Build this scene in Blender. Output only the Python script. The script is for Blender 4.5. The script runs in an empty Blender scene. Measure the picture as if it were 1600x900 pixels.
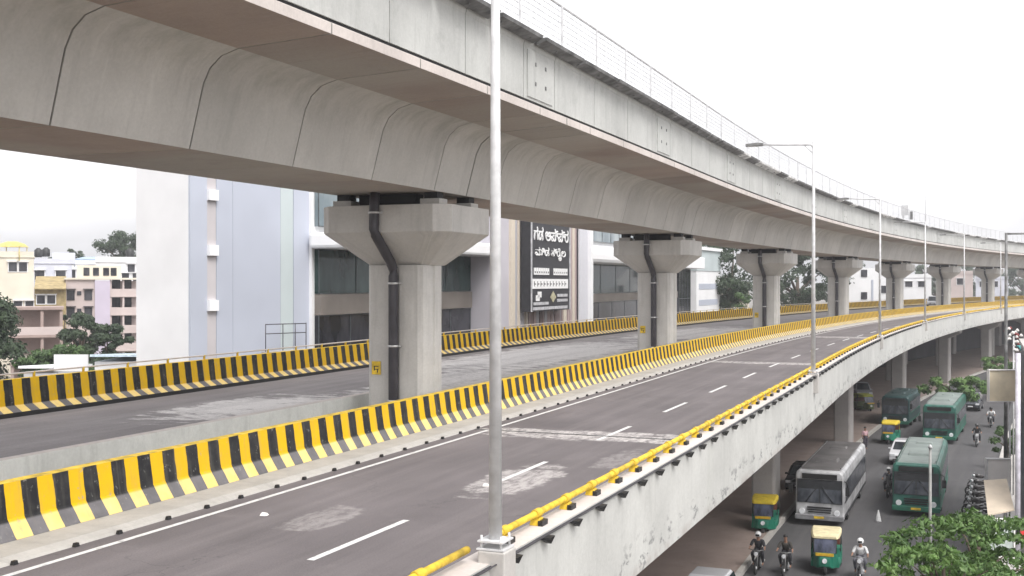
import bpy, bmesh, math, random
from mathutils import Vector, Matrix
R = math.radians
rnd = random.Random(7)
sc = bpy.context.scene
COL = sc.collection
CAMZ = 12.6          # camera height above the street
FPX = 1763.0         # focal length in photo pixels (1600 wide)
HY = 441.2

# ------------------------------------------------------------------ camera, sky, sun, exposure
cam = bpy.data.cameras.new('camera'); cam_o = bpy.data.objects.new('camera', cam); COL.objects.link(cam_o)
cam.sensor_width = 36; cam.lens = FPX / 1600 * 36
cam.clip_start = 0.1; cam.clip_end = 6000
cam_o.location = (0, 0, CAMZ)
cam_o.rotation_euler = (R(90 - math.degrees(math.atan((450 - HY) / FPX))), 0, 0)
sc.camera = cam_o

w = bpy.data.worlds.new("World"); sc.world = w; w.use_nodes = True
nt = w.node_tree; nt.nodes.clear()
sky = nt.nodes.new('ShaderNodeTexSky'); sky.sky_type = 'NISHITA'; sky.sun_disc = False
SUN_EL, SUN_AZ = 55, 146
sky.sun_elevation = R(SUN_EL); sky.sun_rotation = R(SUN_AZ)
sky.air_density = 1.0; sky.dust_density = 6.0; sky.ozone_density = 1.0
hs = nt.nodes.new('ShaderNodeHueSaturation'); hs.inputs['Saturation'].default_value = 0.12; hs.inputs['Value'].default_value = 1.0
tc = nt.nodes.new('ShaderNodeTexCoord'); mp = nt.nodes.new('ShaderNodeMapping'); mp.inputs['Scale'].default_value = (1, 1, 3)
cn = nt.nodes.new('ShaderNodeTexNoise'); cn.inputs['Scale'].default_value = 2.2; cn.inputs['Detail'].default_value = 4
cr = nt.nodes.new('ShaderNodeMapRange'); cr.inputs[1].default_value = .3; cr.inputs[2].default_value = .75; cr.inputs[3].default_value = .15; cr.inputs[4].default_value = .6
mx = nt.nodes.new('ShaderNodeMix'); mx.data_type = 'RGBA'
mx.inputs[7].default_value = (12.5, 12.4, 12.8, 1)      # even cloud layer
bg = nt.nodes.new('ShaderNodeBackground'); bg.inputs['Strength'].default_value = 0.1
wo = nt.nodes.new('ShaderNodeOutputWorld')
nt.links.new(sky.outputs[0], hs.inputs['Color'])
nt.links.new(tc.outputs['Generated'], mp.inputs[0]); nt.links.new(mp.outputs[0], cn.inputs['Vector'])
nt.links.new(cn.outputs[0], cr.inputs[0]); nt.links.new(cr.outputs[0], mx.inputs[0])
nt.links.new(hs.outputs[0], mx.inputs[6])
nt.links.new(mx.outputs[2], bg.inputs['Color']); nt.links.new(bg.outputs[0], wo.inputs[0])

sl = bpy.data.lights.new('sun', 'SUN'); sl.energy = 1.1; sl.angle = R(25); sl.color = (1, .965, .92)
so = bpy.data.objects.new('sun', sl); COL.objects.link(so)
# sun direction: same azimuth and elevation as the sky (rotation measured clockwise from +Y)
sd = Vector((math.sin(R(SUN_AZ)) * math.cos(R(SUN_EL)), math.cos(R(SUN_AZ)) * math.cos(R(SUN_EL)), math.sin(R(SUN_EL))))
so.rotation_euler = (-sd).to_track_quat('-Z', 'Y').to_euler()
so.location = (0, 0, 80)
vs = sc.view_settings
vs.view_transform = 'Standard'; vs.look = 'None'; vs.gamma = 1; vs.use_curve_mapping = False
vs.exposure = 1.0
sc.cycles.max_bounces = 7; sc.cycles.diffuse_bounces = 4; sc.cycles.transparent_max_bounces = 8
sc.cycles.use_denoising = True

# ------------------------------------------------------------------ the road axis (centre line of the piers)
DS = 0.5
TH0, K1, K2, SC, N0 = 22.7125, -0.0184, 0.1063, 49.621, -16.2914
S0 = -60.0
NP = int((460 - S0) / DS) + 1
_ax = []
def _build_axis():
    th = [R(TH0 + K1 * (S0 + i * DS) + K2 * max(0, S0 + i * DS - SC)) for i in range(NP)]
    X = [0.0]; Y = [0.0]
    for i in range(NP - 1):
        X.append(X[-1] + math.sin(th[i]) * DS); Y.append(Y[-1] + math.cos(th[i]) * DS)
    i0 = int(-S0 / DS); x0, y0 = X[i0], Y[i0]; t0 = R(TH0)
    for i in range(NP):
        _ax.append((X[i] - x0 + N0 * math.cos(t0), Y[i] - y0 - N0 * math.sin(t0), th[i]))
_build_axis()
def ax(s):
    f = (s - S0) / DS; i = max(0, min(NP - 2, int(f))); t = f - i
    a, b = _ax[i], _ax[i + 1]
    return tuple(a[k] * (1 - t) + b[k] * t for k in range(3))
def P(s, d, z):
    x, y, th = ax(s)
    return Vector((x + d * math.cos(th), y - d * math.sin(th), z))
def PH(s, d, H): return P(s, d, CAMZ - H)
def rz_at(s):            # rotation that turns local +Y along the road
    return -ax(s)[2]
def at(x, y, Z): return Vector(((x - 800) / FPX * Z, Z, CAMZ - (y - HY) / FPX * Z))
def gnd(x, y): # point of the street seen at photo pixel x, y
    Z = FPX * CAMZ / (y - HY); return Vector(((x - 800) / FPX * Z, Z, 0))

# ------------------------------------------------------------------ materials
MATS = {}
def newmat(name):
    m = bpy.data.materials.new(name); m.use_nodes = True
    b = m.node_tree.nodes['Principled BSDF']; return m, m.node_tree, b
def N(t, k, **kw):
    n = t.nodes.new(k)
    for a, v in kw.items(): setattr(n, a, v)
    return n
def rgb(c): return (c[0], c[1], c[2], 1)
def mixc(t, fac, a, b, mode='MIX'):
    m = N(t, 'ShaderNodeMix', data_type='RGBA', blend_type=mode)
    for sock, v in ((0, fac), (6, a), (7, b)):
        if isinstance(v, (int, float)): m.inputs[sock].default_value = v
        elif isinstance(v, tuple): m.inputs[sock].default_value = rgb(v)
        else: t.links.new(v, m.inputs[sock])
    return m.outputs[2]
def noise(t, vec, scale, detail=4, rough=.55, lo=.35, hi=.65, a=0., b=1.):
    n = N(t, 'ShaderNodeTexNoise'); n.inputs['Scale'].default_value = scale; n.inputs['Detail'].default_value = detail
    n.inputs['Roughness'].default_value = rough
    if vec is not None: t.links.new(vec, n.inputs['Vector'])
    r = N(t, 'ShaderNodeMapRange'); r.inputs[1].default_value = lo; r.inputs[2].default_value = hi
    r.inputs[3].default_value = a; r.inputs[4].default_value = b
    t.links.new(n.outputs[0], r.inputs[0]); return r.outputs[0]
def scaled(t, vec, s):
    m = N(t, 'ShaderNodeMapping'); m.inputs['Scale'].default_value = s; t.links.new(vec, m.inputs[0]); return m.outputs[0]
def mth(t, op, a, b=None):
    m = N(t, 'ShaderNodeMath', operation=op)
    for i, v in enumerate((a, b)):
        if v is None: continue
        if isinstance(v, (int, float)): m.inputs[i].default_value = v
        else: t.links.new(v, m.inputs[i])
    return m.outputs[0]
def bump(t, b, h, strength=.2, dist=.02):
    n = N(t, 'ShaderNodeBump'); n.inputs['Strength'].default_value = strength; n.inputs['Distance'].default_value = dist
    t.links.new(h, n.inputs['Height']); t.links.new(n.outputs[0], b.inputs['Normal'])
def plain(name, c, rough=.6, metal=0., var=.12, scale=3., spec=None, coat=0., rand=0.):
    if name in MATS: return MATS[name]
    m, t, b = newmat(name)
    co = N(t, 'ShaderNodeTexCoord').outputs['Object']
    f = noise(t, co, scale, 3)
    c2 = tuple(max(0, v * (1 - var * 2)) for v in c); c1 = tuple(min(1, v * (1 + var)) for v in c)
    out = mixc(t, f, c2, c1)
    t.links.new(out, b.inputs['Base Color'])
    b.inputs['Roughness'].default_value = rough; b.inputs['Metallic'].default_value = metal
    if coat: b.inputs['Coat Weight'].default_value = coat
    MATS[name] = m; return m
def concrete(name, c, dark=.6, uv=False, streak=.5, scale=.6, blot=.35, joint=None, tint=None):
    """weathered concrete; uv: u runs along the piece in metres, v round its section"""
    if name in MATS: return MATS[name]
    m, t, b = newmat(name)
    tcn = N(t, 'ShaderNodeTexCoord'); co = tcn.outputs['Object']; uvo = tcn.outputs['UV']
    base = mixc(t, noise(t, co, scale, 5, .6, .3, .7), tuple(v * .86 for v in c), tuple(min(1, v * 1.1) for v in c))
    if tint: base = mixc(t, noise(t, co, .13, 2, .5, .4, .6, 0, .8), base, tint)
    if uv:
        sv = scaled(t, uvo, (3.2, .32, 1))
        st = noise(t, sv, 1.0, 5, .65, .52, .78, 0, streak)
        base = mixc(t, st, base, tuple(v * dark for v in c))
        st2 = noise(t, scaled(t, uvo, (2.3, .2, 1)), 1.6, 4, .6, .6, .75, 0, streak * .55)
        base = mixc(t, st2, base, tuple(min(1, v * 1.35) for v in c))
    bl = noise(t, co, scale * 2.7, 6, .7, .55, .8, 0, blot)
    base = mixc(t, bl, base, tuple(v * dark * .8 for v in c))
    fine = noise(t, co, 14, 4, .7, .3, .7, .93, 1.05)
    g = N(t, 'ShaderNodeVectorMath', operation='SCALE'); t.links.new(base, g.inputs[0]); t.links.new(fine, g.inputs['Scale'])
    t.links.new(g.outputs[0], b.inputs['Base Color'])
    b.inputs['Roughness'].default_value = .88
    bump(t, b, noise(t, co, 9, 6, .7, 0, 1), .25, .015)
    MATS[name] = m; return m
def stripes(name, period, phase, foot=.63, ocherS=None):
    m, t, b = newmat(name)
    tcn = N(t, 'ShaderNodeTexCoord'); co = tcn.outputs['Object']; uvo = tcn.outputs['UV']
    sx = N(t, 'ShaderNodeSeparateXYZ'); t.links.new(uvo, sx.inputs[0])
    wob = noise(t, co, 3, 2, .5, 0, 1, -.025, .025)
    u = mth(t, 'ADD', sx.outputs[0], wob)
    fr = mth(t, 'FRACT', mth(t, 'DIVIDE', mth(t, 'SUBTRACT', u, phase), period))
    isb = mth(t, 'GREATER_THAN', fr, .5)
    # v measured from the top of the face downwards; below `foot` dust and painted-in light pale the colour
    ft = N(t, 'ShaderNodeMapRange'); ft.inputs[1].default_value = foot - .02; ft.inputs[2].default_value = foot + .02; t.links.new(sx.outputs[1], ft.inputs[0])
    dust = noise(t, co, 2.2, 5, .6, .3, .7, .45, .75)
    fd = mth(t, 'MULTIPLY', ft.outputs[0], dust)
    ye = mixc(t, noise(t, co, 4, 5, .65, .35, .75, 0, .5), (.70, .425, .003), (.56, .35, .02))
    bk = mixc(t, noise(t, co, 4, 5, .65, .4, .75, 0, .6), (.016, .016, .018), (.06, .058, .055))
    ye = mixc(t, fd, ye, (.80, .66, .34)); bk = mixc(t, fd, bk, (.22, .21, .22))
    c = mixc(t, isb, ye, bk)
    scr = noise(t, co, 7, 6, .75, .60, .68, 0, .7)
    c = mixc(t, scr, c, (.3, .29, .27))
    gr = noise(t, scaled(t, uvo, (5, .4, 1)), 1.5, 4, .6, .5, .8, 0, .35)
    c = mixc(t, gr, c, (.2, .18, .15))
    t.links.new(c, b.inputs['Base Color']); b.inputs['Roughness'].default_value = .75; b.inputs['Specular IOR Level'].default_value = .25
    MATS[name] = m; return m
def asphalt(name, c, patch, dusty=.4, spots=(), grit=.12, pale=(.50, .47, .455)):
    m, t, b = newmat(name)
    tcn = N(t, 'ShaderNodeTexCoord'); co = tcn.outputs['Object']; uvo = tcn.outputs['UV']
    base = mixc(t, noise(t, co, .25, 4, .6, .3, .7), tuple(v * .8 for v in c), tuple(v * 1.15 for v in c))
    # dust trails along the direction of travel
    tr = noise(t, scaled(t, uvo, (.06, 1.3, 1)), 1.4, 5, .6, .45, .8, 0, dusty)
    base = mixc(t, tr, base, patch)
    bl = noise(t, co, .7, 5, .65, .6, .8, 0, dusty)
    base = mixc(t, bl, base, patch)
    dk = noise(t, scaled(t, uvo, (.1, 1, 1)), 2.1, 4, .6, .55, .8, 0, .45)
    base = mixc(t, dk, base, tuple(v * .6 for v in c))
    if spots:
        sx = N(t, 'ShaderNodeSeparateXYZ'); t.links.new(uvo, sx.inputs[0])
        wn = noise(t, scaled(t, uvo, (1.5, .6, 1)), 1.0, 6, .7, .3, .7, -1.15, 1.15)
        grain = noise(t, scaled(t, uvo, (.8, 2.2, 1)), 2.6, 6, .75, .38, .56, grit, 1)
        for (s0, v0_, rs, rv, op) in spots:
            a = mth(t, 'DIVIDE', mth(t, 'SUBTRACT', sx.outputs[0], s0), rs); a = mth(t, 'POWER', mth(t, 'ABSOLUTE', a), 2.)
            q = mth(t, 'DIVIDE', mth(t, 'SUBTRACT', sx.outputs[1], v0_), rv); q = mth(t, 'POWER', mth(t, 'ABSOLUTE', q), 4.)
            dd = mth(t, 'ADD', mth(t, 'ADD', a, q), wn)
            r = N(t, 'ShaderNodeMapRange'); r.inputs[1].default_value = 1.1; r.inputs[2].default_value = .55; r.inputs[3].default_value = 0; r.inputs[4].default_value = op
            t.links.new(dd, r.inputs[0])
            base = mixc(t, mth(t, 'MULTIPLY', r.outputs[0], grain), base, pale)
    wp = N(t, 'ShaderNodeSeparateXYZ'); t.links.new(uvo, wp.inputs[0])
    wv = mth(t, 'SINE', mth(t, 'MULTIPLY', wp.outputs[1], 3.6)); wr = N(t, 'ShaderNodeMapRange'); wr.inputs[1].default_value = .2; wr.inputs[2].default_value = 1.; wr.inputs[3].default_value = 0; wr.inputs[4].default_value = .22; t.links.new(wv, wr.inputs[0])
    base = mixc(t, mth(t, 'MULTIPLY', wr.outputs[0], noise(t, scaled(t, uvo, (.05, .5, 1)), 2, 3, .6, .3, .6)), base, tuple(v * .55 for v in c))
    cv = N(t, 'ShaderNodeTexVoronoi', feature='DISTANCE_TO_EDGE'); cv.inputs['Scale'].default_value = .33
    dn = N(t, 'ShaderNodeTexNoise'); dn.inputs['Scale'].default_value = 1.1; dn.inputs['Detail'].default_value = 5; t.links.new(co, dn.inputs['Vector'])
    va = N(t, 'ShaderNodeVectorMath', operation='MULTIPLY_ADD'); va.inputs[1].default_value = (2.2, 2.2, 0); t.links.new(dn.outputs['Color'], va.inputs[0]); t.links.new(co, va.inputs[2]); t.links.new(va.outputs[0], cv.inputs['Vector'])
    ck = N(t, 'ShaderNodeMapRange'); ck.inputs[1].default_value = .006; ck.inputs[2].default_value = .003; ck.inputs[3].default_value = 0; ck.inputs[4].default_value = .35; t.links.new(cv.outputs['Distance'], ck.inputs[0])
    base = mixc(t, mth(t, 'MULTIPLY', ck.outputs[0], noise(t, co, .22, 2, .5, .5, .6)), base, (.03, .03, .03))
    sp = noise(t, co, 30, 4, .85, .3, .7, .75, 1.25)
    g = N(t, 'ShaderNodeVectorMath', operation='SCALE'); t.links.new(base, g.inputs[0]); t.links.new(sp, g.inputs['Scale'])
    t.links.new(g.outputs[0], b.inputs['Base Color']); b.inputs['Roughness'].default_value = .9
    bump(t, b, noise(t, co, 60, 3, .8, 0, 1), .25, .01)
    return m
def paintmat(name, c, wear=.5, under=(.16, .15, .15)):
    m, t, b = newmat(name)
    co = N(t, 'ShaderNodeTexCoord').outputs['Object']
    f = noise(t, co, 5, 6, .75, .52, .7, 0, wear)
    t.links.new(mixc(t, f, c, under), b.inputs['Base Color']); b.inputs['Roughness'].default_value = .8
    return m
def glassy(name, c, c2=None, rough=.08, scale=.35):
    if name in MATS: return MATS[name]
    m, t, b = newmat(name)
    co = N(t, 'ShaderNodeTexCoord').outputs['Object']
    t.links.new(mixc(t, noise(t, scaled(t, co, (1, 1, .5)), scale, 4, .6, .4, .62), c, c2 or tuple(v * 1.8 for v in c)), b.inputs['Base Color'])
    b.inputs['Roughness'].default_value = rough; b.inputs['IOR'].default_value = 1.36
    MATS[name] = m; return m
def leafmat(name, c1, c2, c3):
    m, t, b = newmat(name)
    co = N(t, 'ShaderNodeTexCoord').outputs['Object']
    a = mixc(t, noise(t, co, .9, 3, .6, .35, .65), c1, c2)
    a = mixc(t, noise(t, co, 6, 2, .6, .5, .75, 0, .8), a, c3)
    t.links.new(a, b.inputs['Base Color']); b.inputs['Roughness'].default_value = .55
    tr = N(t, 'ShaderNodeBsdfTranslucent'); t.links.new(a, tr.inputs[0])
    ms = N(t, 'ShaderNodeMixShader'); ms.inputs[0].default_value = .25
    t.links.new(b.outputs[0], ms.inputs[1]); t.links.new(tr.outputs[0], ms.inputs[2])
    t.links.new(ms.outputs[0], t.nodes['Material Output'].inputs[0])
    return m

M_web = concrete('web_concrete', (.51, .495, .465), .62, True, .5, .35, .22)
M_soffit = concrete('soffit_concrete', (.33, .27, .235), .65, True, .3, .3, .3, tint=(.40, .38, .345))  # warm reflected light is mixed into this browner base colour
M_parapet = concrete('parapet_concrete', (.46, .465, .45), .55, True, .55, .5, .45)
M_lip = concrete('lip_concrete', (.55, .50, .47), .6, True, .4, .5, .2)
M_pier = concrete('pier_concrete', (.50, .485, .46), .6, True, .55, .5, .22)
M_fascia = concrete('limewashed_concrete', (.48, .48, .46), .62, True, .42, .5, .3)
def fascia_marks(m):
    t = m.node_tree; b = t.nodes['Principled BSDF']; src = b.inputs['Base Color'].links[0].from_socket
    tcn = N(t, 'ShaderNodeTexCoord'); uvo = tcn.outputs['UV']; co = tcn.outputs['Object']
    sx = N(t, 'ShaderNodeSeparateXYZ'); t.links.new(uvo, sx.inputs[0])
    # v grows from the bottom edge of the outer face upwards
    sz = N(t, 'ShaderNodeSeparateXYZ'); t.links.new(co, sz.inputs[0])
    low = N(t, 'ShaderNodeMapRange'); low.inputs[1].default_value = CAMZ - 4.35; low.inputs[2].default_value = CAMZ - 4.75; t.links.new(sz.outputs[2], low.inputs[0])
    sp = noise(t, scaled(t, uvo, (.9, 1.6, 1)), 1.5, 6, .75, .545, .585, 0, .8)
    c = mixc(t, mth(t, 'MULTIPLY', low.outputs[0], sp), src, (.17, .17, .17))
    edge = N(t, 'ShaderNodeMapRange'); edge.inputs[1].default_value = CAMZ - 4.9; edge.inputs[2].default_value = CAMZ - 5.05; t.links.new(sz.outputs[2], edge.inputs[0])
    rg = noise(t, co, 1.2, 5, .7, .45, .6, 0, .5)
    c = mixc(t, mth(t, 'MULTIPLY', edge.outputs[0], rg), c, (.30, .26, .24))
    dr = noise(t, scaled(t, uvo, (.75, .05, 1)), 1.0, 4, .6, .62, .75, 0, .4)
    c = mixc(t, dr, c, (.36, .37, .33))
    t.links.new(c, b.inputs['Base Color'])
fascia_marks(M_fascia)
def segment_tone(m, amt, per=3.65):
    t = m.node_tree; b = t.nodes['Principled BSDF']; src = b.inputs['Base Color'].links[0].from_socket
    uvo = N(t, 'ShaderNodeTexCoord').outputs['UV']; sx = N(t, 'ShaderNodeSeparateXYZ'); t.links.new(uvo, sx.inputs[0])
    # casting segments: 30 m spans, joint 1.4 m past each pier, first segment 2.2 m then 3.65 m each
    loc = mth(t, 'MULTIPLY', mth(t, 'FRACT', mth(t, 'DIVIDE', mth(t, 'SUBTRACT', sx.outputs[0], 1.4 - 300), 30.)), 30.)
    seg = mth(t, 'ADD', mth(t, 'FLOOR', mth(t, 'DIVIDE', mth(t, 'ADD', loc, per - 2.2), per)), mth(t, 'MULTIPLY', mth(t, 'FLOOR', mth(t, 'DIVIDE', mth(t, 'SUBTRACT', sx.outputs[0], 1.4 - 300), 30.)), 13.37))
    wn = N(t, 'ShaderNodeTexWhiteNoise', noise_dimensions='1D'); t.links.new(seg, wn.inputs['W'])
    r = N(t, 'ShaderNodeMapRange'); r.inputs[3].default_value = 1 - amt; r.inputs[4].default_value = 1 + amt; t.links.new(wn.outputs[0], r.inputs[0])
    g = N(t, 'ShaderNodeVectorMath', operation='SCALE'); t.links.new(src, g.inputs[0]); t.links.new(r.outputs[0], g.inputs['Scale'])
    t.links.new(g.outputs[0], b.inputs['Base Color'])
def mildew(m):
    t = m.node_tree; b = t.nodes['Principled BSDF']; src = b.inputs['Base Color'].links[0].from_socket
    tcn = N(t, 'ShaderNodeTexCoord'); co = tcn.outputs['Object']; uvo = tcn.outputs['UV']
    sz = N(t, 'ShaderNodeSeparateXYZ'); t.links.new(co, sz.inputs[0])
    hi = N(t, 'ShaderNodeMapRange'); hi.inputs[1].default_value = CAMZ + 3.5; hi.inputs[2].default_value = CAMZ + 4.3; t.links.new(sz.outputs[2], hi.inputs[0])
    f = noise(t, scaled(t, uvo, (1.1, .5, 1)), 1.3, 6, .7, .44, .62, 0, .36)
    c = mixc(t, mth(t, 'MULTIPLY', hi.outputs[0], f), src, (.22, .22, .19))
    t.links.new(c, b.inputs['Base Color'])
def murals(m):
    t = m.node_tree; b = t.nodes['Principled BSDF']; src = b.inputs['Base Color'].links[0].from_socket
    co = N(t, 'ShaderNodeTexCoord').outputs['Object']; sz = N(t, 'ShaderNodeSeparateXYZ'); t.links.new(co, sz.inputs[0])
    hi = N(t, 'ShaderNodeMapRange'); hi.inputs[1].default_value = 1.2; hi.inputs[2].default_value = 1.8; t.links.new(sz.outputs[2], hi.inputs[0])
    f = noise(t, co, 1.7, 3, .6, .53, .56, 0, .65)
    t.links.new(mixc(t, mth(t, 'MULTIPLY', hi.outputs[0], f), src, (.55, .54, .56)), b.inputs['Base Color'])
mildew(M_web)
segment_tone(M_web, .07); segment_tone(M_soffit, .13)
M_slab = concrete('slab_concrete', (.44, .42, .40), .6, False, 0, .6, .3)
M_kerb = concrete('kerb_concrete', (.42, .40, .37), .6, True, .4, 1.2, .45)
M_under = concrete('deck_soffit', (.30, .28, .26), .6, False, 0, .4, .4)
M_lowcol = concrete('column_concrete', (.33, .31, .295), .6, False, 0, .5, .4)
M_wall = concrete('bare_wall_concrete', (.64, .65, .62), .6, True, .5, .8, .35)
M_dark = plain('black_joint', (.02, .02, .022), .8)
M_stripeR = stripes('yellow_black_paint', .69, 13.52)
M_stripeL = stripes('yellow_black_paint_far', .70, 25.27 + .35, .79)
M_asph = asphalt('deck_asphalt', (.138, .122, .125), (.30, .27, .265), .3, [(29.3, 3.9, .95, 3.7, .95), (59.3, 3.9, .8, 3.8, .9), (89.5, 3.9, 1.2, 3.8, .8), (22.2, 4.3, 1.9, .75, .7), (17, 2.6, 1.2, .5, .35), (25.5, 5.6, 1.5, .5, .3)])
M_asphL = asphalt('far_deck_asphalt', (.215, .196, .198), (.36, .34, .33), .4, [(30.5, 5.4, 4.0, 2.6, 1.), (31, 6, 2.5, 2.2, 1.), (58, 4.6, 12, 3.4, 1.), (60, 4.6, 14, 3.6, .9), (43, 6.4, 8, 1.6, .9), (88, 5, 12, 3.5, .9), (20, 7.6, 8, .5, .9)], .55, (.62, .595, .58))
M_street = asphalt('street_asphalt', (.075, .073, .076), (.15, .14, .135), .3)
M_line = paintmat('white_road_paint', (.66, .65, .64), .8, (.2, .19, .19))
M_patch = paintmat('pale_mortar', (.42, .39, .375), .75, (.12, .11, .11))
M_earth = concrete('median_earth', (.30, .235, .205), .6, False, 0, .5, .5)
M_yel = plain('yellow_paint', (.68, .46, .03), .65, 0, .22, 4)
M_yeld = plain('ochre_paint', (.60, .38, .02), .5, 0, .15, 6)
M_black = plain('black_plastic', (.012, .012, .013), .5)
M_galv = plain('galvanised_steel', (.58, .58, .585), .6, 0, .08, 5)
M_pipe = plain('dark_drain_pipe', (.045, .042, .05), .45, 0, .15, 2)
M_steel = plain('steel_clamp', (.6, .6, .6), .4, .6)
M_meshw = plain('white_coated_wire', (.62, .62, .63), .5)
M_tray = plain('cable_tray', (.17, .17, .168), .6, .2, .3, 2)
M_trayw = plain('cable_tray_light', (.7, .7, .69), .6, 0, .2, 2)

# ------------------------------------------------------------------ mesh building
class MB:
    def __init__(s): s.v = []; s.f = []; s.mi = []; s.uv = []; s.sm = []
    def face(s, idx, mi=0, uv=None, sm=False):
        s.f.append(tuple(idx)); s.mi.append(mi); s.uv.append(uv); s.sm.append(sm)
    def quad(s, a, b, c, d, mi=0, uv=None):
        i = len(s.v); s.v += [Vector(a), Vector(b), Vector(c), Vector(d)]; s.face((i, i + 1, i + 2, i + 3), mi, uv)
    def hexa(s, p, mi=0):      # p: 8 points, bottom ring then top ring (counter-clockwise from above)
        i = len(s.v); s.v += [Vector(q) for q in p]
        for f in ((3, 2, 1, 0), (4, 5, 6, 7), (0, 1, 5, 4), (1, 2, 6, 5), (2, 3, 7, 6), (3, 0, 4, 7)):
            s.face([i + k for k in f], mi)
    def box(s, c, d, mi=0, rz=0., top=1., topy=None, rx=0.):
        topy = top if topy is None else topy
        hx, hy, hz = d[0] / 2, d[1] / 2, d[2] / 2
        pts = []
        for z, kx, ky in ((-hz, 1, 1), (hz, top, topy)):
            for x, y in ((-1, -1), (1, -1), (1, 1), (-1, 1)):
                pts.append(Vector((x * hx * kx, y * hy * ky, z)))
        m = Matrix.Translation(Vector(c)) @ Matrix.Rotation(rz, 4, 'Z') @ Matrix.Rotation(rx, 4, 'X')
        s.hexa([m @ q for q in pts], mi)
    def tube(s, pts, r, n=10, mi=0, caps=True, sm=True):
        pts = [Vector(p) for p in pts]
        rs = r if isinstance(r, (list, tuple)) else [r] * len(pts)
        rings = []
        for k, p in enumerate(pts):
            a = pts[max(0, k - 1)]; b = pts[min(len(pts) - 1, k + 1)]
            t = (b - a).normalized(); up = Vector((0, 0, 1)) if abs(t.z) < .95 else Vector((1, 0, 0))
            x = t.cross(up).normalized(); y = x.cross(t).normalized()
            i = len(s.v); rings.append(i)
            s.v += [p + (x * math.cos(2 * math.pi * q / n) + y * math.sin(2 * math.pi * q / n)) * rs[k] for q in range(n)]
        for k in range(len(rings) - 1):
            a, b = rings[k], rings[k + 1]
            for q in range(n): s.face((a + q, b + q, b + (q + 1) % n, a + (q + 1) % n), mi, None, sm)
        if caps:
            s.face([rings[0] + q for q in range(n)], mi); s.face([rings[-1] + n - 1 - q for q in range(n)], mi)
    def loft(s, rings, mi=0, caps=True, sm=False, uvh=True):
        """rings: lists of points with equal counts"""
        st = []
        for r in rings: st.append(len(s.v)); s.v += [Vector(p) for p in r]
        n = len(rings[0]); per = [0.]
        for q in range(n): per.append(per[-1] + (Vector(rings[-1][(q + 1) % n]) - Vector(rings[-1][q])).length)
        for k in range(len(rings) - 1):
            z0, z1 = -rings[k][0][2], -rings[k + 1][0][2]
            for q in range(n):
                s.face((st[k] + q, st[k] + (q + 1) % n, st[k + 1] + (q + 1) % n, st[k + 1] + q), mi,
                       [(per[q], z0), (per[q + 1], z0), (per[q + 1], z1), (per[q], z1)], sm)
        if caps:
            s.face([st[0] + n - 1 - q for q in range(n)], mi); s.face([st[-1] + q for q in range(n)], mi)
    def sweep(s, prof, s0, s1, step=1.5, mis=0, closed=True, caps=True, smooth=None, v0=0):
        """prof: (d, z) points; swept along the road axis. mis: material index per side"""
        n = len(prof); k = max(1, int(math.ceil((s1 - s0) / step))); st = []
        vl = [v0]
        for q in range(n): vl.append(vl[-1] + math.hypot(prof[(q + 1) % n][0] - prof[q][0], prof[(q + 1) % n][1] - prof[q][1]))
        ss = [s0 + (s1 - s0) * i / k for i in range(k + 1)]
        for sv in ss:
            st.append(len(s.v)); s.v += [P(sv, d, z) for d, z in prof]
        for i in range(k):
            for q in range(n if closed else n - 1):
                a, b = st[i], st[i + 1]; q2 = (q + 1) % n
                mi = mis[q] if isinstance(mis, (list, tuple)) else mis
                s.face((a + q, b + q, b + q2, a + q2), mi,
                       [(ss[i], vl[q]), (ss[i + 1], vl[q]), (ss[i + 1], vl[q + 1]), (ss[i], vl[q + 1])], bool(smooth and q in smooth))
        if closed and caps:
            m0 = mis[0] if isinstance(mis, (list, tuple)) else mis
            for k_, rev in ((0, False), (-1, True)):
                i0 = len(s.v); s.v += [s.v[st[k_] + q].copy() for q in range(n)]
                f_ = [i0 + q for q in range(n)]; s.face(f_[::-1] if rev else f_, m0)
    def build(s, name, mats, parent=None, org=None, bevel=0.):
        me = bpy.data.meshes.new(name)
        if org is None: org = Vector((0, 0, 0)) 
        me.from_pydata([tuple(Vector(p) - Vector(org)) for p in s.v], [], s.f)
        if not isinstance(mats, (list, tuple)): mats = [mats]
        for m in mats: me.materials.append(m)
        me.polygons.foreach_set('material_index', s.mi); me.polygons.foreach_set('use_smooth', s.sm)
        if any(u is not None for u in s.uv):
            ul = me.uv_layers.new(name='UVMap')
            for p, u in zip(me.polygons, s.uv):
                if u is None: continue
                for li, c in zip(p.loop_indices, u): ul.data[li].uv = c
        me.update()
        bm = bmesh.new(); bm.from_mesh(me); bmesh.ops.recalc_face_normals(bm, faces=bm.faces); bm.to_mesh(me); bm.free()
        o = bpy.data.objects.new(name, me); COL.objects.link(o)
        if parent is not None: o.parent = parent
        else: o.location = org
        if bevel:
            b = o.modifiers.new('bevel', 'BEVEL'); b.width = bevel; b.segments = 2; b.limit_method = 'ANGLE'; b.angle_limit = R(35)
        return o
def tag(o, label, cat, group=None, kind=None):
    if label: o['label'] = label
    if cat: o['category'] = cat
    if group: o['group'] = group
    if kind: o['kind'] = kind
    return o
def thing(name, label, cat, loc=(0, 0, 0), rz=0., group=None):
    o = bpy.data.objects.new(name, None); COL.objects.link(o)
    o.location = loc; o.rotation_euler = (0, 0, rz); o.empty_display_size = .2
    return tag(o, label, cat, group)
def struct(name, mb, m, org=None):
    o = mb.build(name, m, None, org); o['kind'] = 'structure'; return o
def kids(o): return [c for c in bpy.data.objects if c.parent == o]
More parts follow.
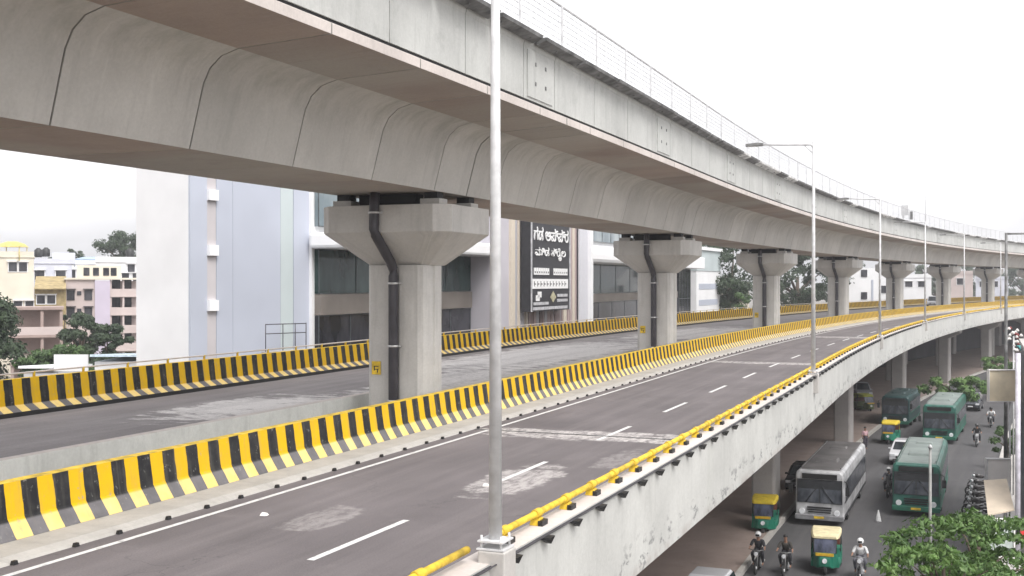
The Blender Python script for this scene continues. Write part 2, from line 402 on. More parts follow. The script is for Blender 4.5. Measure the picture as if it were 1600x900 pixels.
def copy_tree(o, loc, rz, label):
    fam = {}
    for c in bpy.data.objects:
        if c.parent: fam.setdefault(c.parent.name, []).append(c)
    r = o.copy(); COL.objects.link(r); r.location = loc; r.rotation_euler = (0, 0, rz); r['label'] = label
    for ch in fam.get(o.name, []):
        c = ch.copy(); COL.objects.link(c); c.parent = r
        for g in fam.get(ch.name, []):
            d = g.copy(); COL.objects.link(d); d.parent = c
    return r

# heights (metres above the street)
ZR = CAMZ - 4.2            # right carriageway surface
ZL = CAMZ - 4.02           # left carriageway surface
SA, SB = -14.0, 400.0

# ------------------------------------------------------------------ ground and street
hm = bpy.data.materials.new('haze_air'); hm.use_nodes = True; hm.node_tree.nodes.clear()
hv = hm.node_tree.nodes.new('ShaderNodeVolumePrincipled'); hv.inputs['Color'].default_value = (.93, .94, .97, 1); hv.inputs['Density'].default_value = .0006; hv.inputs['Anisotropy'].default_value = .2
ho = hm.node_tree.nodes.new('ShaderNodeOutputMaterial'); hm.node_tree.links.new(hv.outputs[0], ho.inputs['Volume'])
mb = MB(); mb.box((0, 1150, 14.0), (3200, 3000, 30.4)); hz_ = mb.build('haze', hm); hz_['kind'] = 'stuff'
mb = MB(); mb.quad((-1500, -300, -.02), (1500, -300, -.02), (1500, 2600, -.02), (-1500, 2600, -.02))
M_ground = concrete('ground_earth', (.22, .20, .175), .6, False, 0, .08, .4)
struct('ground', mb, M_ground)
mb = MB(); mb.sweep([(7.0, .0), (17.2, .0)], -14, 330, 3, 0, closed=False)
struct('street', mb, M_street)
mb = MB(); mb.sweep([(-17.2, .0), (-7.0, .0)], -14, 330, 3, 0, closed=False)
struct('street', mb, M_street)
mb = MB()
mb.sweep([(-6.9, -.3), (-6.9, .16), (6.9, .16), (6.9, -.3)], -14, 330, 3, [1, 0, 1, 1])
struct('median', mb, [M_earth, M_kerb])
mb = MB(); mb.sweep([(6.9, -.3), (6.9, .24), (7.12, .24), (7.12, -.3)], -14, 330, 3, 0)
struct('kerb', mb, M_kerb)
mb = MB(); mb.sweep([(17.2, -.3), (17.2, .15), (19.6, .15), (19.6, -.3)], 20, 330, 3, 0)
struct('pavement', mb, M_slab)


# ------------------------------------------------------------------ flyover decks
fly = thing('flyover', 'grey concrete flyover carrying the near right-hand carriageway with a white limewashed outer wall', 'flyover', P(31, 6, 0))
O = Vector(fly.location)
mb = MB()
zb = CAMZ - 5.12
mb.sweep([(1.5, ZR - .005), (10.35, ZR - .005), (10.35, zb + .05), (9.6, zb + .0), (7.6, zb - .75), (3.6, zb - .75), (1.5, zb + .2)], SA, SB, 1.5, 0)
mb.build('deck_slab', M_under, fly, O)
mb = MB(); zt = CAMZ - 3.44
mb.sweep([(10.75, zt), (10.35, zt), (10.30, ZR + .35), (10.18, ZR + .25), (10.18, zb + .12), (10.75, zb)], SA, SB, 1.5, [1, 1, 1, 1, 1, 0], v0=0)
mb.build('outer_parapet', [M_fascia, M_lip], fly, O)
mb = MB(); mb.sweep([(10.753, zt - .02), (10.775, zt - .02), (10.775, zt - .055), (10.753, zt - .055)], SA, 200, 1.5, 0)
mb.build('edge_cable', M_pipe, fly, O)
# triangular cable brackets below the edge and their cable
def bracket_mesh():
    m = MB(); m.hexa([(-.04, -.12, -.05), (.02, -.12, -.05), (.03, .10, -.14), (-.04, .10, -.14), (-.04, -.12, -.02), (.09, -.10, -.02), (.09, .10, -.02), (-.04, .10, -.02)])
    return m
first = None
for k in range(74):
    s = 13.2 + 1.18 * k; p = P(s, 10.80, zt - .02) - O
    if first is None: first = bracket_mesh().build('cable_bracket', M_black, fly); b = first
    else: b = first.copy(); COL.objects.link(b)
    b.location = p; b.rotation_euler = (0, 0, rz_at(s))
mb = MB()
for dd, zz, r in ((10.84, zt - .0, .010),):
    mb.tube([P(s * 2.0 - 10, dd, zz + .005 * math.sin(s * 2.3)) for s in range(0, 90)], r, 6)
mb.build('cable', M_pipe, fly, O)

fl2 = thing('flyover', 'concrete flyover deck carrying the far left-hand carriageway beyond the piers', 'flyover', P(31, -6, 0))
O2 = Vector(fl2.location)
mb = MB()
mb.sweep([(-1.72, ZL - .005), (-1.72, zb + .3), (-3.6, zb - .75), (-7.6, zb - .75), (-9.8, zb), (-10.9, zb + .05), (-10.9, ZL - .005)], SA, SB, 1.5, 0)
mb.build('deck_slab', M_under, fl2, O2)
mb = MB(); mb.sweep([(-1.70, CAMZ - 5.2), (-1.70, CAMZ - 3.55), (-1.98, CAMZ - 3.55), (-2.02, ZL - .02), (-2.02, CAMZ - 5.2)], SA, 32.1, 1.5, [0, 1, 0, 0, 0])
mb.build('inner_wall', [M_wall, M_lip], fl2, O2)
mb = MB(); mb.sweep([(-1.70, CAMZ - 5.2), (-1.70, ZL + .12), (-2.02, ZL + .12), (-2.02, CAMZ - 5.2)], 32.2, SB, 1.5, 0)
mb.build('inner_kerb', M_slab, fl2, O2)
mb = MB()
mb.sweep([(-1.70, CAMZ - 4.75), (1.50, CAMZ - 4.75), (1.50, CAMZ - 5.0), (-1.70, CAMZ - 5.0)], SA, 29.9, 1.5, 0)
mb.sweep([(-1.70, CAMZ - 4.35), (1.50, CAMZ - 4.35), (1.50, CAMZ - 5.0), (-1.70, CAMZ - 5.0)], 32.2, SB, 1.5, 0)
mb.build('median_slab', M_slab, fl2, O2)

# road surfaces, kerb, markings
mb = MB(); mb.sweep([(2.9, ZR), (10.28, ZR)], SA, SB, 1.5, 0, closed=False); struct('road', mb, M_asph)
mb = MB(); mb.sweep([(-10.3, ZL), (-2.02, ZL)], SA, SB, 1.5, 0, closed=False); struct('road', mb, M_asphL)
mb = MB(); mb.sweep([(1.55, ZR - .01), (1.55, ZR + .09), (2.80, ZR + .09), (2.95, ZR + .04), (2.99, ZR - .01)], SA, SB, 1.5, 0)
kb = struct('kerb', mb, M_kerb)
st0 = None
for k in range(80):
    s = 11.55 + 1.12 * k + rnd.uniform(-.12, .12)
    if st0 is None:
        m = MB(); m.box((0, 0, .03), (.07, .10, .06), 0, 0, .75); st0 = m.build('drain_outlet', M_black, kb); o = st0
    else: o = st0.copy(); COL.objects.link(o)
    o.location = P(s, 3.02, ZR + .005); o.rotation_euler = (0, 0, rz_at(s))
mb = MB()
z = ZR + .004
mb.sweep([(3.36, z), (3.48, z)], SA, SB, 1.5, 0, closed=False)
mb.sweep([(10.0, z), (10.1, z)], SA, SB, 1.5, 0, closed=False)
for k in range(-3, 50): mb.sweep([(6.87, z), (7.0, z)], 14.5 + 7 * k, 17.6 + 7 * k, 1, 0, closed=False)
struct('road_marking', mb, M_line)
for s in (29.3, 59.3, 89.3, 119.3):
    m = MB(); m.sweep([(3.0, z + .007), (10.2, z + .007)], s - .05, s + .05, .1, 0, closed=False); struct('expansion_joint', m, M_tray)

# ------------------------------------------------------------------ crash barriers
org = P(31, 1.8, ZR)
zt1 = CAMZ - 3.23
prof = [(1.82, zt1), (1.90, ZR + .40), (2.10, ZR + .095), (1.45, ZR + .095), (1.56, zt1)]
mb = MB()
segs = [(SA, 57.4), (57.45, 140), (140.05, 240), (240.05, SB)]
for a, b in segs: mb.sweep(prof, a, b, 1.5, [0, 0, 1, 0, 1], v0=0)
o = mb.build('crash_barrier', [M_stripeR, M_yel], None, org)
tag(o, 'long concrete crash barrier in yellow and black stripes along the near edge of the median', 'crash barrier')
zt2 = CAMZ - 2.92
org = P(40, -10.5, ZL); root = thing('crash_barrier', 'far concrete crash barrier in yellow and black stripes below the white mall', 'crash barrier', org)
mb = MB()
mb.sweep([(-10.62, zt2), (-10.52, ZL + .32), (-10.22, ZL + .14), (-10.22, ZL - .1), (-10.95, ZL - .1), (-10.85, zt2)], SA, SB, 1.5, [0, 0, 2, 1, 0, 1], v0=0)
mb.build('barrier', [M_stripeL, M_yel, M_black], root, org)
mb = MB(); mb.tube([P(s * 3 - 12, -10.74, zt2 + .15) for s in range(0, 70)], .03, 6)
mb.build('hand_rail', M_lip, root, org)
first = None
for k in range(62):
    s = 14 + 2.1 * k; p = P(s, -10.74, zt2) - org
    if first is None: m = MB(); m.tube([(0, 0, 0), (0, 0, .17)], .045, 8); first = m.build('rail_post', M_yel, root); b = first
    else: b = first.copy(); COL.objects.link(b)
    b.location = p

# yellow pipe rail on the outer parapet
org = P(20, 10.45, zt); root = thing('pipe_rail', 'yellow painted pipe rail on short saddles along the outer parapet', 'rail', org)
mb = MB()
rd, rzz = 10.47, zt + .16
mb.tube([P(s * 1.25 - 12.5, rd, rzz) for s in range(0, 21)], .047, 12)
mb.tube([P(13.2 + s * 1.25, rd, rzz) for s in range(0, 140)], .047, 12)
mb.build('pipe', M_yel, root, org)
first = None
for k in range(84):
    s = 11.2 + 1.22 * k
    if abs(s - 12.74) < .35: continue
    p = P(s, rd, zt) - org
    if first is None:
        m = MB(); m.box((0, 0, .05), (.16, .2, .1), 0, 0, .8); m.tube([(0, -.10, .16), (0, .10, .16)], .066, 12)
        first = m.build('saddle', M_yel, root, None, .008); b = first
        m2 = MB(); m2.box((.09, 0, .035), (.07, .22, .08)); sb = m2.build('saddle_bolt_plate', M_black, first)
    else:
        b = first.copy(); COL.objects.link(b); q = sb.copy(); COL.objects.link(q); q.parent = b
    b.location = p; b.rotation_euler = (0, 0, rz_at(s))
mb = MB()
for k in range(84, 150): mb.box(P(11.2 + 1.22 * k, rd, zt + .06), (.16, .2, .12), 0, rz_at(11.2 + 1.22 * k))
o = mb.build('saddle', M_yel, root, org); o['kind'] = 'stuff'

# ------------------------------------------------------------------ metro viaduct
via = thing('metro_viaduct', 'long grey concrete metro viaduct on tall piers, curving away above the flyover', 'viaduct', P(31, 0, 0))
OV = Vector(via.location)
def girder_profile():
    H = lambda h: CAMZ + h
    right = [(1.78, H(2.65)), (2.02, H(3.55)), (2.12, H(3.92)), (2.28, H(4.22)), (2.55, H(4.44)), (2.95, H(4.55)), (5.05, H(4.66)), (5.05, H(4.86)), (4.98, H(4.90))]
    left = [(-d, z) for d, z in reversed(right)]
    return right + left
gp = girder_profile()
nr = len(gp)
mis = [0] * nr
for q in range(nr):
    d0, z0 = gp[q]; d1, z1 = gp[(q + 1) % nr]
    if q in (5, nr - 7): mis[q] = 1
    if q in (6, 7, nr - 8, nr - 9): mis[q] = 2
mis[nr - 1] = 1
smooth = {1, 2, 3, 4, nr - 3, nr - 4, nr - 5, nr - 6}
for i in range(-2, 14):
    a = 31.4 + 30 * (i - 1); b = a + 30
    if a > 395: break
    if i < -1: continue
    m = MB(); cuts = [a + .03, a + 2.2]
    while cuts[-1] < b - 3: cuts.append(cuts[-1] + 3.65)
    cuts = [c for c in cuts if c < b - 1.5] + [b - .03]
    fine = a < 150
    if fine:
        for j in range(len(cuts) - 1):
            g = .022 if 0 < j else 0
            m.sweep(gp, cuts[j] + g, cuts[j + 1] - .022, 1.25, mis, caps=True, smooth=smooth)
        # recessed core that closes the joints
        core = [(d * .985, z + (.03 if abs(d) < 2 else .02) if z < CAMZ + 4.6 else z - .02) for d, z in gp]
        m.sweep([(d - (.03 if d > 0 else -.03), (z + .03 if z < CAMZ + 4.7 else z - .03)) for d, z in gp], a + .05, b - .05, 1.5, 3, smooth=None)
    else: m.sweep(gp, a + .03, b - .03, 1.5, mis, caps=True, smooth=smooth)
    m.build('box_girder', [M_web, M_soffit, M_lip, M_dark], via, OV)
# span joint fillers
m = MB()
for i in range(0, 13): m.sweep([(d - (.06 if d > 0 else -.06), (z + .06 if z < CAMZ + 4.7 else z - .06)) for d, z in gp], 31.4 + 30 * (i - 1) - .06, 31.4 + 30 * (i - 1) + .06, .12, 0)
m.build('joint_filler', M_dark, via, OV)
# parapet panels
pz0, pz1 = CAMZ + 4.98, CAMZ + 6.66
for sgn in (1, -1):
    m = MB(); 
    s = -13.0; k = 0
    pr = [(4.97, pz0), (4.97, pz1 - .28), (5.06, pz1), (4.78, pz1), (4.78, pz0)]
    if sgn < 0: pr = [(-d, z) for d, z in reversed(pr)]
    while s < 395:
        ln = 3.75 if k % 4 else 2.45
        g = .02 if s < 160 else .0
        m.sweep(pr, s + g, s + ln - g, 1.9, 0, caps=True)
        # narrower raised stiffener with bolt pockets on every fourth panel
        if k % 4 == 0 and s < 200 and sgn > 0:
            m.sweep([(4.972, pz0 + .08), (5.0, pz0 + .08), (5.0, pz1 - .33), (4.972, pz1 - .33)], s + .25, s + ln - .25, 2, 0)
            for a_, b_ in ((.25, .3), (.75, .3), (.25, .7), (.75, .7)):
                c = P(s + ln * (.18 + .64 * a_), 5.0, pz0 + (pz1 - pz0) * (.05 + b_ * .8)); m.box(c, (.03, .10, .10), 1, rz_at(s))
        s += ln; k += 1
    m.build('parapet', [M_parapet, M_tray], via, OV)
m = MB(); m.sweep([(4.93, pz0 - .075), (4.93, pz0), (-4.93, pz0), (-4.93, pz0 - .075)], SA, 395, 1.5, 0)  # shade of the recess below the parapet, drawn as a black strip
m.build('recess_shade', M_dark, via, OV)
# overhanging cable tray: grey sheets with gaps, light covers above
m = MB(); s = -13.0; rr = random.Random(3)
while s < 300:
    ln = rr.uniform(1.6, 3.4); off = rr.uniform(0, .05)
    m.sweep([(5.07, pz1 - .16), (5.36 + off, pz1 - .06), (5.38 + off, pz1 + .03), (5.07, pz1 + .0)], s, s + ln, 2.5, rr.choice((0, 0, 0, 1)))
    s += ln + rr.uniform(.02, .25)
m.build('cable_tray', [M_tray, M_trayw], via, OV)
m = MB(); s = -13.0
while s < 300:
    ln = rr.uniform(2.0, 4.2); h = rr.uniform(.05, .11)
    m.sweep([(4.82, pz1 + .01), (5.2, pz1 + .035), (5.2, pz1 + .035 + h), (4.82, pz1 + .01 + h)], s, s + ln, 2.5, 0)
    s += ln + rr.uniform(.02, .5)
m.build('tray_cover', M_trayw, via, OV)
first = None
for k in range(90):
    s = -8 + 2.0 * k; p = P(s, 5.06, pz1 - .02) - OV
    if first is None: mm = MB(); mm.box((.09, 0, -.07), (.18, .07, .12)); first = mm.build('tray_bracket', M_tray, via); b = first
    else: b = first.copy(); COL.objects.link(b)
    b.location = p; b.rotation_euler = (0, 0, rz_at(s))
# white mesh screen on top
ft = CAMZ + 8.08
m = MB()
for j in range(9): 
    zz = pz1 + .1 + (ft - pz1 - .1) * j / 8
    r = .022 if j == 8 else .010
    m.sweep([(5.0 - r, zz - r), (5.0 + r, zz - r), (5.0 + r, zz + r), (5.0 - r, zz + r)], -10, 300, 2.0, 0)
s = -10.
while s < 190:
    m.box(P(s, 5.0, (pz1 + ft) / 2 + .05), (.012, .012, ft - pz1 - .1), 0, rz_at(s)); s += .4
o = m.build('mesh_screen', M_meshw, via, OV)
first = None
for k in range(70):
    s = -8.6 + 3.3 * k; p = P(s, 5.03, pz1) - OV
    if first is None: mm = MB(); mm.box((0, 0, .72), (.05, .06, 1.44)); first = mm.build('screen_post', M_meshw, via); b = first
    else: b = first.copy(); COL.objects.link(b)
    b.location = p; b.rotation_euler = (0, 0, rz_at(s))
m = MB(); mm_r = .02
m.sweep([(4.97, ft), (5.03, ft), (5.03, ft + .035), (4.97, ft + .035)], -10, 300, 2, 0)
m.build('screen_rail', M_galv, via, OV)

# ------------------------------------------------------------------ piers
def octo(cx, cy, hx, hy, ch, z): 
    return [(cx - hx + ch, cy - hy, z), (cx + hx - ch, cy - hy, z), (cx + hx, cy - hy + ch, z), (cx + hx, cy + hy - ch, z),
            (cx + hx - ch, cy + hy, z), (cx - hx + ch, cy + hy, z), (cx - hx, cy + hy - ch, z), (cx - hx, cy - hy + ch, z)]
def build_pier(loc, rz, label):
    # local frame: +X across the road (towards the near carriageway), +Y along it; origin on the street at the pier centre
    t = thing('pier', label, 'pier', loc, rz, 'piers of the metro viaduct')
    zc = CAMZ + .52; zm = CAMZ + 1.48; ztp = CAMZ + 2.28
    m = MB(); hx, hy = .97, .72
    # column with grooved corners
    def sect(z):
        g = .05; pts = []
        raw = [(-hx + .16, -hy), (-.16, -hy), (-.16, -hy + g), (.16, -hy + g), (.16, -hy), (hx - .2, -hy), (hx - .06, -hy + .1),
               (hx, -hy + .22), (hx, -.22), (hx - g, -.18), (hx - g, .02), (hx, .06), (hx, hy - .2), (hx - .2, hy), (-hx + .2, hy), (-hx, hy - .2), (-hx, -hy + .16)]
        return [(x, y, z) for x, y in raw]
    m.loft([sect(-.3), sect(zc + .002)], 0)
    m.build('column', M_pier, t)
    m = MB()
    m.loft([octo(0, .15, hx + .02, hy + .02, .16, zc), octo(0, .12, 2.16, 1.78, .42, zm), octo(0, .12, 2.16, 1.78, .42, ztp)], 0)
    m.build('pier_cap', M_pier, t, None, .02)
    for x, y in ((-1.5, -1.0), (1.45, -1.0), (-1.5, 1.25), (1.45, 1.25)):
        m = MB(); m.box((x, y, ztp + .09), (.62, .55, .18)); pd = m.build('pedestal', M_pier, t)
        m = MB(); m.box((x, y, ztp + .275), (.42, .4, .19)); m.build('bearing', M_dark, pd)
    m = MB(); m.box((0, -.95, ztp + .17), (1.9, .5, .34)); m.build('shear_block', M_dark, t)
    m = MB()
    pts = [(-.12, -1.72, CAMZ + 2.63), (-.12, -1.76, CAMZ + 2.2), (-.12, -1.78, CAMZ + 1.55), (-.10, -1.72, CAMZ + 1.40), (0, -.98, CAMZ + .62), (.02, -.86, CAMZ + .42), (.02, -.84, CAMZ + .2), (.02, -.84, 0.15)]
    m.tube(pts, .15, 14)
    pp = m.build('drain_pipe', M_pipe, t)
    for zz, yy, xx in ((CAMZ + 2.02, -1.76, -.12), (CAMZ - .06, -.84, .02), (CAMZ - 1.95, -.84, .02), (CAMZ - 3.6, -.84, .02)):
        m = MB(); m.tube([(xx, yy, zz), (xx, yy, zz + .06)], .165, 14); m.box((xx, yy + .06, zz + .03), (.44, .1, .05)); m.build('pipe_clamp', M_steel, pp)
    return t
def plate(loc, rz, label):
    t = thing('number_plate', label, 'plate', loc, rz, 'yellow plates on the piers')
    m = MB(); m.box((0, 0, 0), (.30, .02, .40)); m.build('board', M_yel, t)
    m = MB(); m.box((0, -.013, .05), (.16, .006, .025)); m.box((-.06, -.013, -.02), (.03, .006, .12)); m.box((.02, -.013, -.04), (.12, .006, .025)); m.box((.05, -.013, -.09), (.03, .006, .1)); m.build('mark', M_black, t)
    return t
ordn = ['nearest', 'second nearest', 'third nearest', 'fourth nearest', 'fifth nearest', 'sixth nearest', 'seventh nearest', 'eighth nearest', 'ninth nearest', 'tenth nearest', 'eleventh nearest']
pl = ['grey flared metro pier with dark drain pipe, nearest and largest of the row',
      'grey flared metro pier with dark drain pipe, second nearest, right of the black mall sign',
      'grey flared metro pier with dark drain pipe, third nearest, beside the big green tree']
pier0 = build_pier(P(30.8, 0, 0), rz_at(30.8), pl[0])
pl0 = plate(P(30.06, -.62, CAMZ - 2.6), rz_at(30.8), 'small yellow number plate on the nearest pier')
for i in range(1, 12):
    s = 31 + 30 * i
    if s > 395: break
    lb = pl[i] if i < 3 else 'grey flared metro pier, %s of the row receding along the median' % ordn[min(i, 10)] if i < 11 else 'grey flared metro pier, the farthest of the row receding along the median'
    copy_tree(pier0, P(s, 0, 0), rz_at(s), lb)
    if i < 3: copy_tree(pl0, P(s - .745, -.62, CAMZ - 2.6), rz_at(s), 'small yellow number plate on the %s pier' % ordn[i])
# portal bents that carry the flyover
def build_bent(loc, rz, label):
    t = thing('flyover_bent', label, 'flyover support', loc, rz, 'bents under the flyover')
    for x in (-6, 6):
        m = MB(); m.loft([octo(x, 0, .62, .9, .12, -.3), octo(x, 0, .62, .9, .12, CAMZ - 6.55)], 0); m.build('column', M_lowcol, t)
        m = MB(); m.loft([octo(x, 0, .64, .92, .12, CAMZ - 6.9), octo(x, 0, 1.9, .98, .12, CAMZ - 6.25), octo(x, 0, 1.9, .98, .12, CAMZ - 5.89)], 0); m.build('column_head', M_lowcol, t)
    return t
bent0 = build_bent(P(31, 0, 0), rz_at(31), 'twin concrete columns under the flyover at the nearest metro pier')
for i in range(1, 12):
    s = 31 + 30 * i
    if s > 395: break
    copy_tree(bent0, P(s, 0, 0), rz_at(s), 'twin concrete columns under the flyover at the %s metro pier' % (ordn[i] if i < 11 else 'farthest'))

m = MB(); m.sweep([(-8.2, 0), (-8.0, 0), (-8.0, CAMZ - 6.0), (-8.2, CAMZ - 6.0)], 84, 330, 3, 0)  # added wall; its dark violet supplies the gloom under the far deck
org = P(100, -8.1, 0); tag(m.build('dark_fill_wall', plain('dark_violet_fill', (.045, .04, .05), .8, 0, .2, .3), None, org), 'long dark violet wall added to darken the space under the far flyover', 'wall')
# overhead mast and signal on the viaduct
m = MB(); p = P(150, 3.9, CAMZ + 5); m.tube([p, p + Vector((0, 0, 8.4))], .06, 8)
tag(m.build('mast', M_galv, None, p), 'thin grey mast standing up from the far part of the viaduct', 'mast')
p = P(133, 4.4, CAMZ + 5.0); t = thing('signal', 'small grey signal box on a post behind the viaduct screen', 'signal', p, rz_at(133))
m = MB(); m.tube([(0, 0, 0), (0, 0, 3.2)], .07, 8); m.build('post', M_galv, t)
m = MB(); m.box((.2, 0, 3.0), (.7, .4, 1.1)); m.build('box', M_galv, t)
m = MB(); m.box((.9, 0, 2.4), (.25, .3, .9)); m.build('lamp_case', M_tray, t)

# ------------------------------------------------------------------ street lamps on the outer parapet
def build_lamp(loc, rz, label, hz):
    t = thing('street_lamp', label, 'street lamp', loc, rz, 'street lamps along the flyover parapet')
    H = hz
    m = MB(); m.box((.02, 0, -.42), (.36, .38, .70)); m.build('pedestal', M_slab, t, None, .02)
    m = MB(); m.box((0, 0, .04), (.34, .34, .022)); m.box((0, 0, -.055), (.36, .36, .02))
    for a, b in ((-.13, -.13), (.13, -.13), (.13, .13), (-.13, .13)): m.tube([(a, b, -.07), (a, b, .11)], .016, 6)
    m.build('base_plate', M_galv, t)
    m = MB(); m.tube([(0, 0, .05), (0, 0, H)], [.085, .048], 14); m.build('pole', M_galv, t)
    m = MB(); m.tube([(0, 0, H - .22), (-.1, 0, H - .1), (-1.2, 0, H - .06), (-1.95, 0, H - .02)], [.045, .04, .034, .03], 8); m.tube([(0, 0, H - .45), (-.35, 0, H - .1)], .02, 6); m.build('arm', M_galv, t)
    m = MB(); m.loft([[(-1.85, -.06, H - .07), (-1.85, .06, H - .07), (-1.85, .06, H + .03), (-1.85, -.06, H + .03)],
                      [(-2.05, -.15, H - .07), (-2.05, .15, H - .07), (-2.05, .14, H + .05), (-2.05, -.14, H + .05)],
                      [(-2.5, -.13, H - .07), (-2.5, .13, H - .07), (-2.5, .11, H + .02), (-2.5, -.11, H + .02)]]); 
    h = m.build('lamp_head', M_tray, t)
    m = MB(); m.box((-2.25, 0, H - .075), (.38, .2, .015)); m.build('lens', M_trayw, h)
    return t
LT = CAMZ + 5.33 - (zt - .02)
lb = ['tall grey street lamp nearest the camera, its top cut off by the picture edge', 'grey street lamp with its arm before the sky, second of the row on the parapet',
      'grey street lamp on the parapet, third of the row, with dark lamp head', 'grey street lamp on the parapet, fourth of the row', 'grey street lamp on the parapet, fifth of the row',
      'grey street lamp on the parapet, sixth and farthest of the row']
lamp0 = build_lamp(P(12.7366, 10.745, zt + .22), rz_at(12.7), lb[0], LT - .22)
for i in range(1, 6):
    s = 12.7366 + 30.175 * i; copy_tree(lamp0, P(s, 10.72, zt + .1), rz_at(s), lb[i])


# ------------------------------------------------------------------ buildings
class Fr:
    """a wall frame: k runs along the wall, o out of it, z up"""
    def __init__(s, a, head): 
        s.a = Vector((a[0], a[1], 0)); h = R(head); s.u = Vector((math.sin(h), math.cos(h), 0)); s.n = Vector((math.cos(h), -math.sin(h), 0)); s.rz = -h
    def p(s, k, o, z): return s.a + s.u * k + s.n * o + Vector((0, 0, z))
    def box(s, m, k0, k1, o0, o1, z0, z1, mi=0):
        m.hexa([s.p(k0, o0, z0), s.p(k0, o1, z0), s.p(k1, o1, z0), s.p(k1, o0, z0), s.p(k0, o0, z1), s.p(k0, o1, z1), s.p(k1, o1, z1), s.p(k1, o0, z1)][::1], mi)
M_white = plain('white_render', (.78, .78, .79), .75, 0, .03, .3)
M_white2 = plain('bright_white_panel', (.82, .82, .83), .6, 0, .02, .3)
M_greyb = plain('bluish_grey_cladding', (.47, .50, .58), .6, 0, .05, .12)
M_greyg = plain('greenish_grey_cladding', (.50, .56, .57), .6, 0, .05, .2)
M_beige = plain('beige_strip', (.52, .49, .50), .7, 0, .04, .3)
M_gteal = glassy('teal_glass', (.012, .028, .027), (.05, .085, .08), .05, .35)
M_gdark = glassy('dark_glass', (.015, .016, .02), (.05, .05, .06), .1, .5)
M_gblue = glassy('blue_glass', (.16, .20, .22), (.30, .34, .35), .1, .3)
M_mull = plain('grey_mullion', (.07, .08, .085), .4)
M_cream = plain('cream_render', (.66, .61, .51), .8, 0, .06, .2)
M_pink = plain('pink_render', (.52, .44, .42), .8, 0, .06, .25)
M_lilac = plain('lilac_render', (.50, .45, .54), .8, 0, .05, .25)
M_brown = concrete('brown_block', (.34, .26, .235), .6, False, 0, .5, .4)
M_olive = plain('olive_tile', (.36, .28, .14), .8, 0, .15, 1.5)
M_pale = plain('pale_blue_render', (.58, .59, .66), .8, 0, .08, .2)
M_sheet = plain('blue_sheet', (.35, .45, .58), .5, 0, .1, .5)
M_win = glassy('window_dark', (.02, .02, .025), (.07, .07, .08), .15, .8)

# -- tall tower at the mall's left end
A = at(297, 500, 62); B = at(497, 500, 71)
hd = math.degrees(math.atan2(B.x - A.x, B.y - A.y)); L = math.hypot(B.x - A.x, B.y - A.y)
fr = Fr(A, hd); og = fr.p(0, 0, 0)
t = thing('tower_block', 'tall windowless white and bluish grey tower block at the left end of the mall', 'building', og)
m = MB(); fr.box(m, .0, L, -4.35, -.15, 0, 27); m.build('wall', M_white, t, og)
m = MB(); fr.box(m, .02, 1.25, -.14, 0, 0, 26.5, 0); fr.box(m, 1.95, 3.2, -.14, 0, 0, 26.5, 0); fr.box(m, 3.22, L - 3.4, -.14, -.0, 0, 26.5, 0); fr.box(m, L - 3.38, L - 2.3, -.14, 0, 0, 26.5, 1)
fr.box(m, L - 2.25, L - .5, -.14, 0, 0, 26.5, 0); m.build('cladding', [M_greyb, M_greyg], t, og)
m = MB(); fr.box(m, 1.27, 1.93, -.14, -.02, 0, 26.5); m.build('recess_strip', M_beige, t, og)
m = MB(); fr.box(m, L - .45, L, -.14, .12, 0, 27); m.build('corner_pilaster', M_white2, t, og)
for zz in (9.45 + CAMZ - 12.6 + 1.55, 9.45 + 4.65, 9.45 + 7.75):
    m = MB(); fr.box(m, 1.25, 1.95, -.02, .2, zz, zz + .6); m.build('wall_light_box', M_white2, t, og)

# -- the mall
fr = Fr((-11.9, 70), 21.5); og = fr.p(0, 0, 0)
t = thing('shopping_mall', 'long white mall with dark glass storeys, white canopy bands and a striped sign wall', 'building', og)
m = MB()
fr.box(m, 0, 107.5, -10, -.6, 0, 20.5); fr.box(m, 47.3, 107.5, -.6, .3, 16.0, 16.6); m.build('wall', M_white, t, og)
m = MB(); fr.box(m, -.4, 23.9, -.6, 2.2, 14.7, 15.7); m.build('canopy', M_white2, t, og, .2)
m = MB(); fr.box(m, 47.35, 86, -.6, 2.6, 14.6, 15.9); m.build('canopy', M_white2, t, og, .4)
m = MB(); fr.box(m, 86.5, 107.4, -.6, 1.6, 14.6, 16.3); m.build('canopy', M_white2, t, og, .1)
def glazing(k0, k1, z0, z1, mat, nk, nz, name='glazing'):
    m = MB(); fr.box(m, k0, k1, -.58, -.3, z0, z1); g = m.build(name, mat, t, og)
    m = MB()
    for i in range(nk + 1):
        k = k0 + (k1 - k0) * i / nk; fr.box(m, k - .03, k + .03, -.3, -.26, z0, z1)
    for i in range(nz + 1):
        zz = z0 + (z1 - z0) * i / nz; fr.box(m, k0, k1, -.3, -.24, zz - .03, zz + .03)
    m.build('mullion', M_mull, g, og)
glazing(.3, 23.9, 11.9, 14.68, M_gteal, 5, 1); glazing(.3, 23.9, 6.2, 10.5, M_gdark, 6, 1); glazing(.3, 23.9, .2, 5.9, M_gdark, 14, 2)
glazing(54, 97, 11.4, 14.58, M_gteal, 7, 1); glazing(54, 97, 6, 10.4, M_gdark, 8, 1); glazing(98.5, 106, 6, 14.5, M_gdark, 4, 2)
glazing(54, 95, 17.1, 20.2, M_gblue, 12, 1); glazing(.3, 23.9, 16.1, 20.2, M_gblue, 10, 1)
for q_ in ((.3, 23.9, 10.55, 11.85), (54, 97, 10.45, 11.35)): m = MB(); fr.box(m, q_[0], q_[1], -.58, -.12, q_[2], q_[3]); m.build('reflection_band', plain('reflection_beige', (.20, .175, .155), .6, 0, .08, .4), t, og)  # flyover's reflection in the glass, built as solid beige bands
